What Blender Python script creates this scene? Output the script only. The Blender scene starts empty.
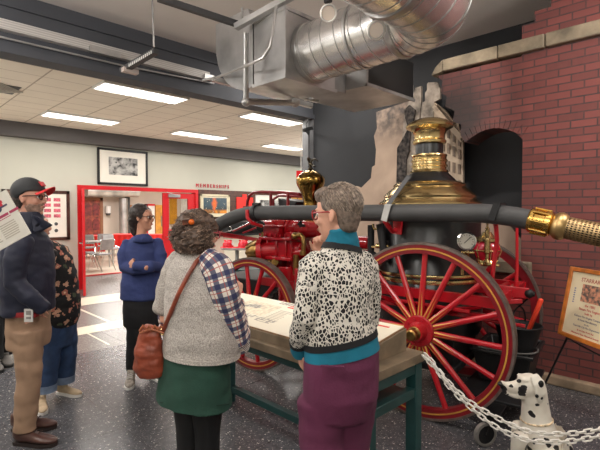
import bpy, math, random
from mathutils import Vector, Matrix, noise
R = math.radians
random.seed(7)
scene = bpy.context.scene
COL = scene.collection
FPX, EYE, PITCH, S2 = 446.0, 1.58, R(1.65), math.sqrt(.5)

# ---------------------------------------------------------------- camera
cd = bpy.data.cameras.new('camera'); cam = bpy.data.objects.new('camera', cd); COL.objects.link(cam)
cd.sensor_width = 36; cd.lens = FPX / 600 * 36; cd.clip_start = .05; cd.clip_end = 100
cam.location = (0, 0, EYE); cam.rotation_euler = (R(90) - PITCH, 0, R(-45))
scene.camera = cam
# ---------------------------------------------------------------- exposure and light
vs = scene.view_settings
scene.display_settings.display_device = 'sRGB'
vs.view_transform = 'Standard'; vs.look = 'None'; vs.exposure = 0.0; vs.gamma = 1.0; vs.use_curve_mapping = False
world = bpy.data.worlds.new('world'); scene.world = world; world.use_nodes = True
world.node_tree.nodes['Background'].inputs[0].default_value = (1, .97, .93, 1)
world.node_tree.nodes['Background'].inputs[1].default_value = .35
def area(name, loc, size, power, col=(1, .95, .88), rot=(0, 0, 0), sy=None):
    l = bpy.data.lights.new(name, 'AREA'); l.energy = power; l.color = col
    l.shape = 'RECTANGLE'; l.size = size; l.size_y = sy or size
    o = bpy.data.objects.new(name, l); COL.objects.link(o); o.location = loc; o.rotation_euler = rot
    return o
def spot(name, loc, target, power, ang=50, col=(1, .93, .84), blend=.6, rad=.06):
    l = bpy.data.lights.new(name, 'SPOT'); l.energy = power; l.color = col; l.spot_size = R(ang); l.spot_blend = blend
    l.shadow_soft_size = rad
    o = bpy.data.objects.new(name, l); COL.objects.link(o); o.location = loc
    o.rotation_euler = (Vector(target) - Vector(loc)).to_track_quat('-Z', 'Y').to_euler()
    return o
# hall: fill lights without fixtures, added to brighten visitors and ceiling; track spots last
def fill_point(name, loc, power, rad=.25, col=(1, .96, .92)):
    l = bpy.data.lights.new(name, 'POINT'); l.energy = power; l.color = col; l.shadow_soft_size = rad
    o = bpy.data.objects.new(name, l); COL.objects.link(o); o.location = loc; return o
fill_point('hall_fill_point', (.1, .5, 3.15), 62)  # point lights added out of view to lift the hall ceiling
fill_point('hall_fill_point', (3.5, -.5, 3.15), 95)
fill_point('hall_fill_point', (-.6, 4.0, 3.15), 120)
fill_point('hall_fill_point', (-1.9, 1.6, 3.1), 60)
area('hall_fill_area', (-1.6, -1.4, 3.6), 2.6, 95, rot=(R(38), 0, R(-45)))  # tilted area light added behind the camera as frontal fill
area('hall_fill_area', (4.6, 4.4, 3.75), 1.2, 45)  # another added fill, no fixture modelled
spot('track_spot', (2.5, 1.4, 3.5), (5.5, 3.6, 2.2), 260, 60)
spot('track_spot', (2.5, .4, 3.5), (4.55, 1.3, 1.6), 90, 85)
spot('track_spot', (1.5, 2.3, 3.5), (3.2, 2.3, 1.0), 110, 70)
# lobby fluorescent troffers
for u, v in ((2.83, 5.87), (2.83, 8.18), (5.22, 5.9), (5.22, 8.2), (7.65, 8.2), (7.65, 5.9), (.4, 5.9), (.4, 8.2), (10, 8.2)):
    area('lobby_troffer_lamp', (u, v, 3.19), 1.1, 30, (1, .97, .92), sy=.38)
fill_point('lobby_fill_point', (-1.2, 7.2, 2.4), 66); fill_point('lobby_fill_point', (8.6, 7.0, 2.4), 66)  # unseen point lights, added only to brighten the lobby ceiling
for u, v in ((6, 12), (9, 12), (7, 17), (10, 17)):
    area('meeting_room_lamp', (u, v, 2.95), 1.2, 130, (1, .95, .9), sy=1.2)

# ---------------------------------------------------------------- pixel helpers
def ray(px, py):
    x, up = (px - 300) / FPX, (225 - py) / FPX
    return Vector((x, math.cos(PITCH) + up * math.sin(PITCH), up * math.cos(PITCH) - math.sin(PITCH)))
def c2w(x, y, z): return Vector(((x + y) * S2, (y - x) * S2, z))
def at(px, py, d):                        # point at depth d along the view, in the room's axes
    r = ray(px, py); r *= d / r.y
    return c2w(r.x, r.y, r.z + EYE)
def on_u(px, py, u):
    r = ray(px, py); w = c2w(r.x, r.y, r.z); w *= u / w.x; w.z += EYE; return w
def on_v(px, py, v):
    r = ray(px, py); w = c2w(r.x, r.y, r.z); w *= v / w.y; w.z += EYE; return w
def on_z(px, py, z):
    r = ray(px, py); w = c2w(r.x, r.y, r.z); w *= (z - EYE) / w.z; w.z += EYE; return w

# ---------------------------------------------------------------- materials
def lin(c):
    return tuple(((x / 255) / 12.92 if x <= 10 else ((x / 255 + .055) / 1.055) ** 2.4) for x in c) + (1,)
class G:
    def __init__(s, name):
        s.m = bpy.data.materials.new(name); s.m.use_nodes = True; s.t = s.m.node_tree
        s.b = s.t.nodes['Principled BSDF']
    def n(s, typ, props=None, **inp):
        x = s.t.nodes.new(typ)
        for k, v in (props or {}).items(): setattr(x, k, v)
        for k, v in inp.items():
            k = k.replace('_', ' '); sk = x.inputs[int(k)] if k.isdigit() else x.inputs[k]
            s.put(sk, v)
        return x
    def put(s, sk, v):
        if isinstance(v, bpy.types.NodeSocket): s.t.links.new(v, sk)
        else: sk.default_value = v
    def co(s, kind='Object'): return s.n('ShaderNodeTexCoord').outputs[kind]
    def ma(s, op, a, b=0.0, c=0.0):
        x = s.t.nodes.new('ShaderNodeMath'); x.operation = op
        s.put(x.inputs[0], a); s.put(x.inputs[1], b); s.put(x.inputs[2], c); return x.outputs[0]
    def mix(s, f, a, b, mode='MIX'):
        x = s.t.nodes.new('ShaderNodeMix'); x.data_type = 'RGBA'; x.blend_type = mode
        s.put(x.inputs[0], f)
        s.put(x.inputs[6], lin(a) if isinstance(a, tuple) and len(a) == 3 else a)
        s.put(x.inputs[7], lin(b) if isinstance(b, tuple) and len(b) == 3 else b)
        return x.outputs[2]
    def noise(s, scale, detail=3, vec=None, dist=0):
        x = s.n('ShaderNodeTexNoise', None, Scale=scale, Detail=detail, Distortion=dist)
        s.t.links.new(vec or s.co(), x.inputs['Vector']); return x.outputs['Fac']
    def ramp(s, f, lo, hi):
        x = s.n('ShaderNodeMapRange', None, From_Min=lo, From_Max=hi); s.put(x.inputs[0], f); return x.outputs[0]
    def xyz(s, v):
        x = s.t.nodes.new('ShaderNodeSeparateXYZ'); s.t.links.new(v, x.inputs[0]); return x.outputs
    def bump(s, h, strength=.3, dist=.01):
        x = s.n('ShaderNodeBump', None, Strength=strength, Distance=dist); s.put(x.inputs['Height'], h)
        s.t.links.new(x.outputs[0], s.b.inputs['Normal'])
    def out(s, col=None, rough=None, metal=None, coat=None):
        if col is not None: s.put(s.b.inputs['Base Color'], lin(col) if isinstance(col, tuple) and len(col) == 3 else col)
        if rough is not None: s.put(s.b.inputs['Roughness'], rough)
        if metal is not None: s.put(s.b.inputs['Metallic'], metal)
        if coat: s.b.inputs['Coat Weight'].default_value = coat; s.b.inputs['Coat Roughness'].default_value = .12
        return s.m
def M(name, c, rough=.5, metal=0., var=.08, scale=6., bump=0., bscale=None, coat=0.):
    g = G(name); f = g.noise(scale, 4)
    lo = tuple(max(0, x * (1 - var)) for x in c); hi = tuple(min(255, x * (1 + var)) for x in c)
    g.out(g.mix(g.ramp(f, .3, .7), lo, hi), rough, metal, coat)
    if bump: g.bump(g.noise(bscale or scale * 6, 3), bump, .01)
    return g.m
def EM(name, c, st):
    g = G(name); g.out(c, .6); g.b.inputs['Emission Color'].default_value = lin(c); g.b.inputs['Emission Strength'].default_value = st
    return g.m

# ---------------------------------------------------------------- mesh builder
class MB:
    def __init__(s): s.v = []; s.f = []; s.mi = []; s.uv = None
    def add(s, vs, fs, mi=0):
        o = len(s.v); s.v += [Vector(p) for p in vs]
        for f in fs: s.f.append([i + o for i in f]); s.mi.append(mi)
        return s
    def box(s, c, d, rot=None, mi=0):
        x, y, z = d[0] / 2, d[1] / 2, d[2] / 2; c = Vector(c)
        vs = [Vector(p) for p in ((-x, -y, -z), (x, -y, -z), (x, y, -z), (-x, y, -z), (-x, -y, z), (x, -y, z), (x, y, z), (-x, y, z))]
        if rot is not None: vs = [rot @ p for p in vs]
        return s.add([c + p for p in vs], [(0, 3, 2, 1), (4, 5, 6, 7), (0, 1, 5, 4), (1, 2, 6, 5), (2, 3, 7, 6), (3, 0, 4, 7)], mi)
    def bx(s, a, b, mi=0):
        return s.box([(a[i] + b[i]) / 2 for i in range(3)], [abs(b[i] - a[i]) for i in range(3)], None, mi)
    def bar(s, p, q, w, h, up=(0, 0, 1), mi=0):
        p, q = Vector(p), Vector(q); t = (q - p).normalized(); up = Vector(up)
        sx = t.cross(up)
        if sx.length < 1e-4: sx = t.cross(Vector((1, 0, 0)))
        sx.normalize(); uy = sx.cross(t)
        m = Matrix((sx, t, uy)).transposed()
        return s.box((p + q) / 2, (w, (q - p).length, h), m, mi)
    def loft(s, pts, rx, ry=None, side=(1, 0, 0), n=16, dome=0., mi=0, closed=False, rot=0.):
        pts = [Vector(p) for p in pts]; k = len(pts)
        if not hasattr(rx, '__len__'): rx = [rx] * k
        ry = rx if ry is None else ([ry] * k if not hasattr(ry, '__len__') else ry)
        rx = list(rx); ry = list(ry); side = Vector(side)
        tan = []
        for i in range(k):
            a = pts[(i - 1) % k] if (i or closed) else pts[0]; b = pts[(i + 1) % k] if (i < k - 1 or closed) else pts[-1]
            t = (b - a); tan.append(t.normalized() if t.length > 1e-9 else Vector((0, 0, 1)))
        rings = []; prev = side
        for i in range(k):
            t = tan[i]; sx = prev - t * prev.dot(t)
            if sx.length < 1e-3: sx = t.orthogonal()
            sx.normalize(); prev = sx if (i or True) else prev
            rings.append((pts[i], sx, t.cross(sx), rx[i], ry[i], t))
        if dome and not closed:
            p, a, b, r1, r2, t = rings[0]; h = min(r1, r2) * dome
            pre = [(p - t * h * math.sin(q), a, b, r1 * math.cos(q), r2 * math.cos(q), t) for q in (R(82), R(60), R(32))]
            p, a, b, r1, r2, t = rings[-1]; h = min(r1, r2) * dome
            post = [(p + t * h * math.sin(q), a, b, r1 * math.cos(q), r2 * math.cos(q), t) for q in (R(32), R(60), R(82))]
            rings = pre + rings + post
        vs = []; fs = []
        for p, a, b, r1, r2, t in rings:
            for j in range(n):
                q = 2 * math.pi * j / n + rot; vs.append(p + a * r1 * math.cos(q) + b * r2 * math.sin(q))
        K = len(rings)
        for i in range(K if closed else K - 1):
            for j in range(n):
                i2 = (i + 1) % K; fs.append((i * n + j, i * n + (j + 1) % n, i2 * n + (j + 1) % n, i2 * n + j))
        if not closed: fs.append(tuple(range(n - 1, -1, -1))); fs.append(tuple((K - 1) * n + j for j in range(n)))
        return s.add(vs, fs, mi)
    def cyl(s, p, q, r, r2=None, n=16, mi=0): return s.loft([p, q], [r, r if r2 is None else r2], n=n, mi=mi, side=(.3, .5, .81))
    def tube(s, pts, r, n=8, mi=0, dome=0., closed=False): return s.loft(pts, r, n=n, mi=mi, side=(.31, .22, .92), dome=dome, closed=closed)
    def lathe(s, prof, c=(0, 0, 0), axis=(0, 0, 1), n=32, mi=0):
        ax = Vector(axis).normalized(); a = ax.orthogonal().normalized(); b = ax.cross(a); c = Vector(c)
        vs = []; fs = []; k = len(prof)
        for r, z in prof:
            for j in range(n):
                q = 2 * math.pi * j / n; vs.append(c + ax * z + (a * math.cos(q) + b * math.sin(q)) * max(r, 1e-4))
        for i in range(k - 1):
            for j in range(n): fs.append((i * n + j, i * n + (j + 1) % n, (i + 1) * n + (j + 1) % n, (i + 1) * n + j))
        fs.append(tuple(range(n - 1, -1, -1))); fs.append(tuple((k - 1) * n + j for j in range(n)))
        return s.add(vs, fs, mi)
    def sph(s, c, r, rot=None, n=14, m=10, mi=0):
        if not hasattr(r, '__len__'): r = (r, r, r)
        c = Vector(c); vs = []; fs = []
        for i in range(1, m):
            th = math.pi * i / m
            for j in range(n):
                q = 2 * math.pi * j / n
                p = Vector((r[0] * math.sin(th) * math.cos(q), r[1] * math.sin(th) * math.sin(q), r[2] * math.cos(th)))
                vs.append(c + (rot @ p if rot is not None else p))
        tp = Vector((0, 0, r[2])); bp = -tp
        vs.append(c + (rot @ tp if rot is not None else tp)); vs.append(c + (rot @ bp if rot is not None else bp))
        T, B = len(vs) - 2, len(vs) - 1
        for i in range(m - 2):
            for j in range(n): fs.append((i * n + j, (i + 1) * n + j, (i + 1) * n + (j + 1) % n, i * n + (j + 1) % n))
        for j in range(n): fs.append((T, j, (j + 1) % n)); fs.append((B, (m - 2) * n + (j + 1) % n, (m - 2) * n + j))
        return s.add(vs, fs, mi)
    def torus(s, c, R1, r, axis=(0, 0, 1), n=40, k=8, mi=0, sx=1., ry=None):
        ax = Vector(axis).normalized(); a = ax.orthogonal().normalized(); b = ax.cross(a); c = Vector(c)
        pts = [c + (a * math.cos(2 * math.pi * i / n) * sx + b * math.sin(2 * math.pi * i / n)) * R1 for i in range(n)]
        vs = []; fs = []
        for i in range(n):
            q = 2 * math.pi * i / n; o = (a * math.cos(q) * sx + b * math.sin(q)).normalized()
            for j in range(k):
                w = 2 * math.pi * j / k; vs.append(pts[i] + o * r * math.cos(w) + ax * (ry or r) * math.sin(w))
        for i in range(n):
            for j in range(k):
                i2, j2 = (i + 1) % n, (j + 1) % k; fs.append((i * k + j, i2 * k + j, i2 * k + j2, i * k + j2))
        return s.add(vs, fs, mi)
    def ring(s, c, r0, r1, h0, h1, axis, n=64, mi=0):      # flat ring with rectangular section
        ax = Vector(axis).normalized(); a = ax.orthogonal().normalized(); b = ax.cross(a); c = Vector(c); vs = []; fs = []
        for i in range(n):
            q = 2 * math.pi * i / n; o = a * math.cos(q) + b * math.sin(q)
            vs += [c + o * r0 + ax * h0, c + o * r1 + ax * h0, c + o * r1 + ax * h1, c + o * r0 + ax * h1]
        for i in range(n):
            k = (i + 1) % n
            for j in range(4): fs.append((i * 4 + j, i * 4 + (j + 1) % 4, k * 4 + (j + 1) % 4, k * 4 + j))
        return s.add(vs, fs, mi)
    def prism(s, poly, off, mi=0):                          # poly: 3-D outline, off: thickness vector
        poly = [Vector(p) for p in poly]; off = Vector(off); n = len(poly)
        vs = poly + [p + off for p in poly]
        fs = [tuple(range(n - 1, -1, -1)), tuple(range(n, 2 * n))] + [(i, (i + 1) % n, n + (i + 1) % n, n + i) for i in range(n)]
        return s.add(vs, fs, mi)
    def mesh(s, name):
        me = bpy.data.meshes.new(name); me.from_pydata([tuple(p) for p in s.v], [], s.f)
        for p, k in zip(me.polygons, s.mi): p.material_index = k
        return me

WM = {}
def tag(o, label=None, cat=None, group=None, kind=None):
    for k, v in (('label', label), ('category', cat), ('group', group), ('kind', kind)):
        if v: o[k] = v
    return o
def thing(name, label, cat, loc=(0, 0, 0), rotz=0, group=None):
    o = bpy.data.objects.new(name, None); COL.objects.link(o); o.empty_display_size = .1
    o.location = loc; o.rotation_euler = (0, 0, rotz); WM[o] = Matrix.Translation(Vector(loc)) @ Matrix.Rotation(rotz, 4, 'Z')
    return tag(o, label, cat, group)
def obj(name, mb, mat, parent=None, local=False, bev=0., ang=38, flat=False, label=None):
    """links one mesh; world-space points unless local (then already in the thing's frame)"""
    if isinstance(mb, MB):
        me = mb.mesh(name); fix = True
    else: me = mb; fix = False
    root = parent
    while root is not None and root not in WM: root = root.parent
    if root is not None and not local: me.transform(WM[root].inverted())
    o = bpy.data.objects.new(name, me); COL.objects.link(o)
    for m in (mat if isinstance(mat, (list, tuple)) else [mat]): me.materials.append(m)
    if parent is not None: o.parent = parent
    if fix:
        import bmesh
        b = bmesh.new(); b.from_mesh(me); bmesh.ops.recalc_face_normals(b, faces=b.faces); b.to_mesh(me); b.free()
    if not flat:
        for p in me.polygons: p.use_smooth = True
        me.set_sharp_from_angle(angle=R(ang))
    if bev:
        md = o.modifiers.new('bevel', 'BEVEL'); md.width = bev; md.segments = 2; md.limit_method = 'ANGLE'; md.angle_limit = R(40)
    if label: o['label'] = label
    me.update()
    return o
def struct(name, mb, mat, **k): return tag(obj(name, mb, mat, **k), kind='structure')
WS = bpy.data.scenes.new('workbench')             # scratch scene for shaping meshes, removed at the end
def work_graph():
    with bpy.context.temp_override(scene=WS, view_layer=WS.view_layers[0]):
        dg = bpy.context.evaluated_depsgraph_get(); dg.update()
    return dg
def fuse(mb, vox=.006, smooth=3, fold=0., fscale=9., seed=0.):
    """one continuous skin over overlapping closed shapes"""
    me = mb.mesh('tmp'); o = bpy.data.objects.new('tmp', me); WS.collection.objects.link(o)
    r = o.modifiers.new('r', 'REMESH'); r.mode = 'VOXEL'; r.voxel_size = vox
    if smooth:
        s = o.modifiers.new('s', 'SMOOTH'); s.iterations = smooth; s.factor = .5
    dg = work_graph()
    res = bpy.data.meshes.new_from_object(o.evaluated_get(dg))
    bpy.data.objects.remove(o); bpy.data.meshes.remove(me)
    if fold:
        res.update()
        nr = [v.normal.copy() for v in res.vertices]
        for v, vn in zip(res.vertices, nr):
            p = v.co; q = Vector((p.x * fscale, p.y * fscale, p.z * fscale * 1.7)) + Vector((seed, seed, seed))
            a = noise.noise(q) + .5 * noise.noise(q * 2.3)
            v.co = p + vn * fold * a
        res.update()
    return res
def dup(root, loc=None, rotz=None, label=None, group=None):
    r = root.copy(); COL.objects.link(r)
    if loc is not None: r.location = loc
    if rotz is not None: r.rotation_euler = (0, 0, rotz)
    if label: r['label'] = label
    if group: r['group'] = group
    for ch in list(root.children):
        c = ch.copy(); COL.objects.link(c); c.parent = r
        for g in list(ch.children):
            d = g.copy(); COL.objects.link(d); d.parent = c
    return r
def text_mesh(lines, mw, depth=.002, spc=1.):
    """lines: (text, size, x, y) laid out in the plane of matrix mw (x right, y up) -> one mesh in room axes"""
    mb = MB()
    for t, size, x, y in lines:
        cu = bpy.data.curves.new('t', 'FONT'); cu.body = t; cu.size = size; cu.align_x = 'CENTER'; cu.space_character = spc; cu.extrude = depth / 2; cu.resolution_u = 2
        o = bpy.data.objects.new('t', cu); WS.collection.objects.link(o)
        dg = work_graph()
        me = bpy.data.meshes.new_from_object(o.evaluated_get(dg))
        mb.add([mw @ Vector((v.co.x + x, v.co.y + y, v.co.z)) for v in me.vertices], [tuple(p.vertices) for p in me.polygons])
        bpy.data.objects.remove(o); bpy.data.curves.remove(cu); bpy.data.meshes.remove(me)
    return mb
def frame_m(o, x, y):
    x = Vector(x).normalized(); z = x.cross(Vector(y)).normalized(); y = z.cross(x)
    m = Matrix((x, y, z)).transposed().to_4x4(); m.translation = Vector(o); return m
def pm(mb, mw):                                             # plane-space builder -> room axes
    mb.v = [mw @ p for p in mb.v]; return mb

# ---------------------------------------------------------------- shared materials
m_red = M('red_paint', (172, 18, 31), .3, 0, .08, 3, coat=.5)
m_darkred = M('dark_red_paint', (120, 14, 26), .35, 0, .1, 4, coat=.3)
m_gold = M('gold_leaf_paint', (196, 146, 64), .45, .2, .1, 10)
m_brass = M('polished_brass', (202, 178, 128), .22, 1, .06, 5)
m_oldbrass = M('aged_brass', (150, 118, 70), .32, 1, .2, 14)
m_black = M('black_enamel', (15, 15, 17), .3, 0, .15, 5, coat=.15)
m_iron = M('dull_black_iron', (30, 30, 32), .55, .3, .15, 9)
m_rubber = M('black_rubber', (28, 28, 29), .7, 0, .2, 12)
m_tyre = M('worn_iron_tyre', (112, 100, 94), .5, .5, .15, 14)
m_hose = M('charcoal_hose_rubber', (58, 58, 59), .62, 0, .1, 5, .15, 60)
m_steel = M('galvanised_steel', (184, 183, 182), .4, .8, .14, 2.5)
m_steel_b = M('bright_spiral_steel', (218, 216, 214), .27, .8, .08, 3)
m_chrome = M('chrome', (205, 205, 205), .12, 1, .03, 5)
m_teal = M('dark_teal_paint', (28, 66, 66), .4, 0, .1, 5)
m_wood = M('grey_brown_wood', (122, 106, 86), .55, 0, .14, 9)
m_white = M('white_paint', (228, 226, 222), .45, 0, .03, 5)
m_dgrey = M('dark_grey_paint', (66, 66, 68), .6, 0, .06, 4)
m_black_p = M('black_plastic', (24, 24, 25), .45, 0, .1, 6)
m_skin = M('skin', (214, 160, 136), .5, 0, .06, 9, .05, 80)
m_skin2 = M('tan_skin', (198, 144, 118), .5, 0, .06, 9, .05, 80)
m_eye = M('eye_white', (225, 220, 214), .25, 0, .02, 5)
m_iris = M('dark_iris', (40, 30, 26), .2, 0, .1, 5)
m_glass = G('clear_lens'); m_glass.out((240, 240, 240), .05); m_glass.b.inputs['Transmission Weight'].default_value = 1; m_glass.b.inputs['IOR'].default_value = 1.1; m_glass = m_glass.m
# ================================================================ SETTING
UW, VB, VK = 5.66, 5.34, 9.58            # hall side wall, header plane, lobby back wall
ZL, ZH = 3.22, 3.82
def terrazzo(name, base, speck, dens, rough):
    g = G(name); co = g.co()
    v = g.n('ShaderNodeTexVoronoi', None, Scale=52.0); g.t.links.new(co, v.inputs['Vector'])
    pick = g.ma('GREATER_THAN', g.xyz(v.outputs['Color'])[0], 1 - dens)
    dot = g.ma('LESS_THAN', v.outputs['Distance'], .3)
    f = g.ma('MULTIPLY', pick, dot)
    v2 = g.n('ShaderNodeTexVoronoi', None, Scale=110.0); g.t.links.new(co, v2.inputs['Vector'])
    f2 = g.ma('MULTIPLY', g.ma('MULTIPLY', g.ma('GREATER_THAN', g.xyz(v2.outputs['Color'])[1], .8), g.ma('LESS_THAN', v2.outputs['Distance'], .35)), .55)
    b = tuple(x * .84 for x in base), tuple(x * 1.14 for x in base)
    c = g.mix(g.ramp(g.noise(30, 4), .3, .7), *b)
    c = g.mix(g.ma('MAXIMUM', f, f2), c, speck)
    # tile joints every 0.9 m
    s = g.xyz(co)
    j = g.ma('MAXIMUM', g.ma('LESS_THAN', g.ma('ABSOLUTE', g.ma('SUBTRACT', g.ma('FRACT', g.ma('DIVIDE', s[0], .914)), .5)), .0022),
             g.ma('LESS_THAN', g.ma('ABSOLUTE', g.ma('SUBTRACT', g.ma('FRACT', g.ma('DIVIDE', s[1], .914)), .5)), .0022))
    c = g.mix(g.ma('MULTIPLY', j, .6), c, (25, 25, 28))
    g.out(c, rough); g.b.inputs['Specular IOR Level'].default_value = .5
    return g.m
m_floor = terrazzo('dark_terrazzo', (82, 82, 86), (196, 192, 186), .15, .27)
m_floor2 = terrazzo('grey_terrazzo', (118, 115, 112), (186, 182, 176), .12, .27)
m_floor3 = M('cream_vinyl', (214, 202, 184), .25, 0, .04, 2)
m_strip = M('cream_tile', (236, 226, 206), .25, 0, .03, 3)
m_wall = M('cream_wall', (198, 197, 184), .8, 0, .015, 1.2)
m_mwall = M('beige_wall', (208, 196, 184), .8, 0, .02, 1.2)
m_header = M('charcoal_wall', (72, 74, 80), .75, 0, .05, 1.5)
m_blackwall = M('black_wall', (44, 45, 48), .85, 0, .08, 1.5)
m_ceil = M('dim_white_ceiling', (228, 220, 214), .9, 0, .04, .7)

fl = MB(); fl.bx((-4.5, -3, -.06), (UW + .2, VB - .1, 0)); struct('floor', fl, m_floor)
fl = MB(); fl.bx((-4.5, VB - .1, -.06), (12.5, 11.5, 0)); struct('floor_lobby', fl, m_floor2)
fl = MB(); fl.bx((-.5, 11.5, -.06), (14, 20.4, 0)); struct('floor_meeting_room', fl, m_floor3)
for k, (v0, v1, u0, u1) in enumerate(((6.03, 6.42, -4.5, 12.0), (7.92, 8.62, -4.5, 12.0))):
    s = MB(); s.bx((u0, v0, 0), (u1, v1, .003)); struct('trim_%d' % (k + 1), s, m_strip)
s = MB()
for u in (2.12, 4.4, -.2, 6.7): s.bx((u - .012, VB, 0), (u + .012, 6.03, .003))
for u in (2.57, 4.85, .3, 7.1): s.bx((u - .02, 6.42, 0), (u + .02, 7.92, .003))
struct('trim_3', s, m_strip)
s = MB(); s.bx((-.5, 11.42, 0), (14, 11.54, .02)); struct('trim_4', s, M('red_threshold', (205, 40, 40), .3))
# hall shell
w = MB(); w.bx((UW, -3, 0), (UW + .15, VB + .15, ZH)); struct('wall_right', w, m_blackwall)
w = MB(); w.bx((-4.65, -3, 0), (-4.5, 11.5, ZH)); struct('wall_left', w, m_wall)
w = MB(); w.bx((-4.65, -3.15, 0), (UW + .15, -3, ZH)); struct('wall_rear', w, m_wall)
w = MB(); w.bx((-4.65, -3.15, ZH), (UW + .15, VB + .3, ZH + .1)); struct('ceiling', w, m_ceil)
w = MB(); w.bx((-4.5, VB, ZL - .03), (UW, VB + .22, ZH)); w.bx((-4.5, VB - .04, ZL - .03), (UW, VB, ZL + .04)); w.bx((-4.5, VB - .03, 3.66), (UW, VB, 3.69))
struct('wall_header', w, m_header)
w = MB(); w.bx((UW - .02, VB - .02, 0), (UW + .08, VB + .24, ZL)); w.bx((UW - .1, VB + .02, 0), (UW - .06, VB + .1, ZL)); struct('trim_5', w, M('grey_post', (96, 96, 98), .5))
# lobby shell
def ceiling_mat():
    g = G('acoustic_tile'); s = g.xyz(g.co())
    fu = g.ma('ABSOLUTE', g.ma('SUBTRACT', g.ma('FRACT', g.ma('DIVIDE', g.ma('SUBTRACT', s[0], 1.65), .587)), .5))
    fv = g.ma('ABSOLUTE', g.ma('SUBTRACT', g.ma('FRACT', g.ma('DIVIDE', g.ma('SUBTRACT', s[1], 5.67), .39)), .5))
    l = g.ma('MAXIMUM', g.ma('MULTIPLY', g.ma('GREATER_THAN', fu, .483), 1.0), g.ma('MULTIPLY', g.ma('GREATER_THAN', fv, .478), .75))
    c = g.mix(g.ramp(g.noise(2, 2), .3, .7), (240, 230, 216), (246, 236, 222))
    c = g.mix(g.ma('MULTIPLY', g.ramp(g.noise(160, 2), .6, .75), .12), c, (150, 140, 125))
    g.out(g.mix(l, c, (186, 172, 156)), .9); return g.m
w = MB(); w.bx((-4.5, VB + .22, ZL), (12.5, VK + .1, ZL + .05)); struct('ceiling_lobby', w, ceiling_mat())
w = MB()
D0, D1, DZ = 3.2, 6.0, 2.13              # red door set in the back wall
w.bx((-4.5, VK, 0), (D0, VK + .15, ZL)); w.bx((D1, VK, 0), (12.5, VK + .15, ZL)); w.bx((D0, VK, DZ), (D1, VK + .15, ZL))
struct('wall_back', w, m_wall)
w = MB(); w.bx((-4.5, VK - .22, 2.96), (12.5, VK, ZL)); struct('trim_6', w, M('charcoal_soffit', (88, 84, 84), .7, 0, .04, 2))
w = MB(); w.bx((12.35, VB + .3, 0), (12.5, VK, ZL)); struct('wall_lobby_end', w, m_wall)
w = MB(); w.bx((D1 + .02, VK - .03, .9), (12.3, VK, 2.14)); 
g = G('dark_wood_panelling'); s_ = g.xyz(g.co())
pl = g.ma('ABSOLUTE', g.ma('SUBTRACT', g.ma('FRACT', g.ma('MULTIPLY', s_[2], 7.0)), .5))
c_ = g.mix(g.ramp(g.noise(9, 5, dist=1.5), .3, .7), (66, 38, 30), (100, 62, 46)); g.out(g.mix(g.ma('GREATER_THAN', pl, .47), c_, (30, 18, 14)), .45)
struct('wall_panelling', w, g.m)
# meeting room shell
w = MB(); w.bx((-.5, 20.2, -.1), (14, 20.35, 3.1)); struct('wall_meeting_room', w, m_mwall)
w = MB(); w.bx((-.65, VK + .15, -.1), (-.5, 20.3, 3.1)); struct('wall_meeting_left', w, m_mwall)
w = MB(); w.bx((14, VK + .15, -.1), (14.15, 20.3, 3.1)); struct('wall_meeting_right', w, m_mwall)
w = MB(); w.bx((-.6, VK + .15, 3.05), (14.1, 20.3, 3.15)); struct('ceiling_meeting_room', w, m_white)

# ---- red double door
m_rd = M('red_door_paint', (204, 28, 36), .35, 0, .04, 3)
f = MB(); f.bx((D0, VK - .04, 0), (D0 + .09, VK + .16, DZ)); f.bx((D1 - .07, VK - .04, 0), (D1, VK + .16, DZ)); f.bx((D0 + .09, VK - .04, DZ - .08), (D1 - .07, VK + .16, DZ))
struct('door_1', f, m_rd)
def leaf(name, x0, x1):
    mb = MB(); t = .022                  # frame of rails and stiles round a glazed panel, built in leaf space (x along, z up)
    mb.bx((x0, -t, .01), (x1, t, 1.17)); mb.bx((x0, -t, 1.9), (x1, t, 2.03)); mb.bx((x0, -t, 1.17), (x0 + .15, t, 1.9)); mb.bx((x1 - .2, -t, 1.17), (x1, t, 1.9))
    return mb
lf = leaf('door', 0, .86)
d2 = thing('door_2', 'closed red door leaf with narrow window beside the open doorway', 'door', (5.08, VK + .02, 0)); tag(d2, kind='structure')
obj('leaf', lf, m_rd, d2, local=True)
p = MB(); p.bx((.15, -.004, 1.17), (.66, .004, 1.9)); obj('pane', p, m_glass, d2, local=True)
p = MB(); p.bx((.12, -.075, 1.93), (.42, -.025, 2.0)); p.bar((.4, -.06, 1.965), (.02, -.16, 2.04), .02, .012); obj('door_closer', p, m_steel, d2, local=True)
p = MB(); p.tube([(.06, -.02, 1.0), (.06, -.07, 1.0), (.18, -.07, 1.0)], .011); obj('door_handle', p, m_chrome, d2, local=True)
d3 = thing('door_3', 'open red door leaf swung out at the left of the doorway', 'door', (D0 + .1, VK - .03, 0), R(-108.5)); tag(d3, kind='structure')
obj('leaf', leaf('door', 0, .86), m_rd, d3, local=True)
p = MB(); p.bx((.15, -.004, 1.17), (.66, .004, 1.9)); obj('pane', p, m_glass, d3, local=True)
p = MB(); p.tube([(.8, -.02, 1.0), (.8, -.07, 1.0), (.68, -.07, 1.0)], .012); p.tube([(.8, .02, 1.0), (.8, .07, 1.0), (.68, .07, 1.0)], .012); p.bx((.78, -.03, .92), (.84, .03, 1.08)); obj('door_handle', p, m_chrome, d3, local=True)

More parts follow.
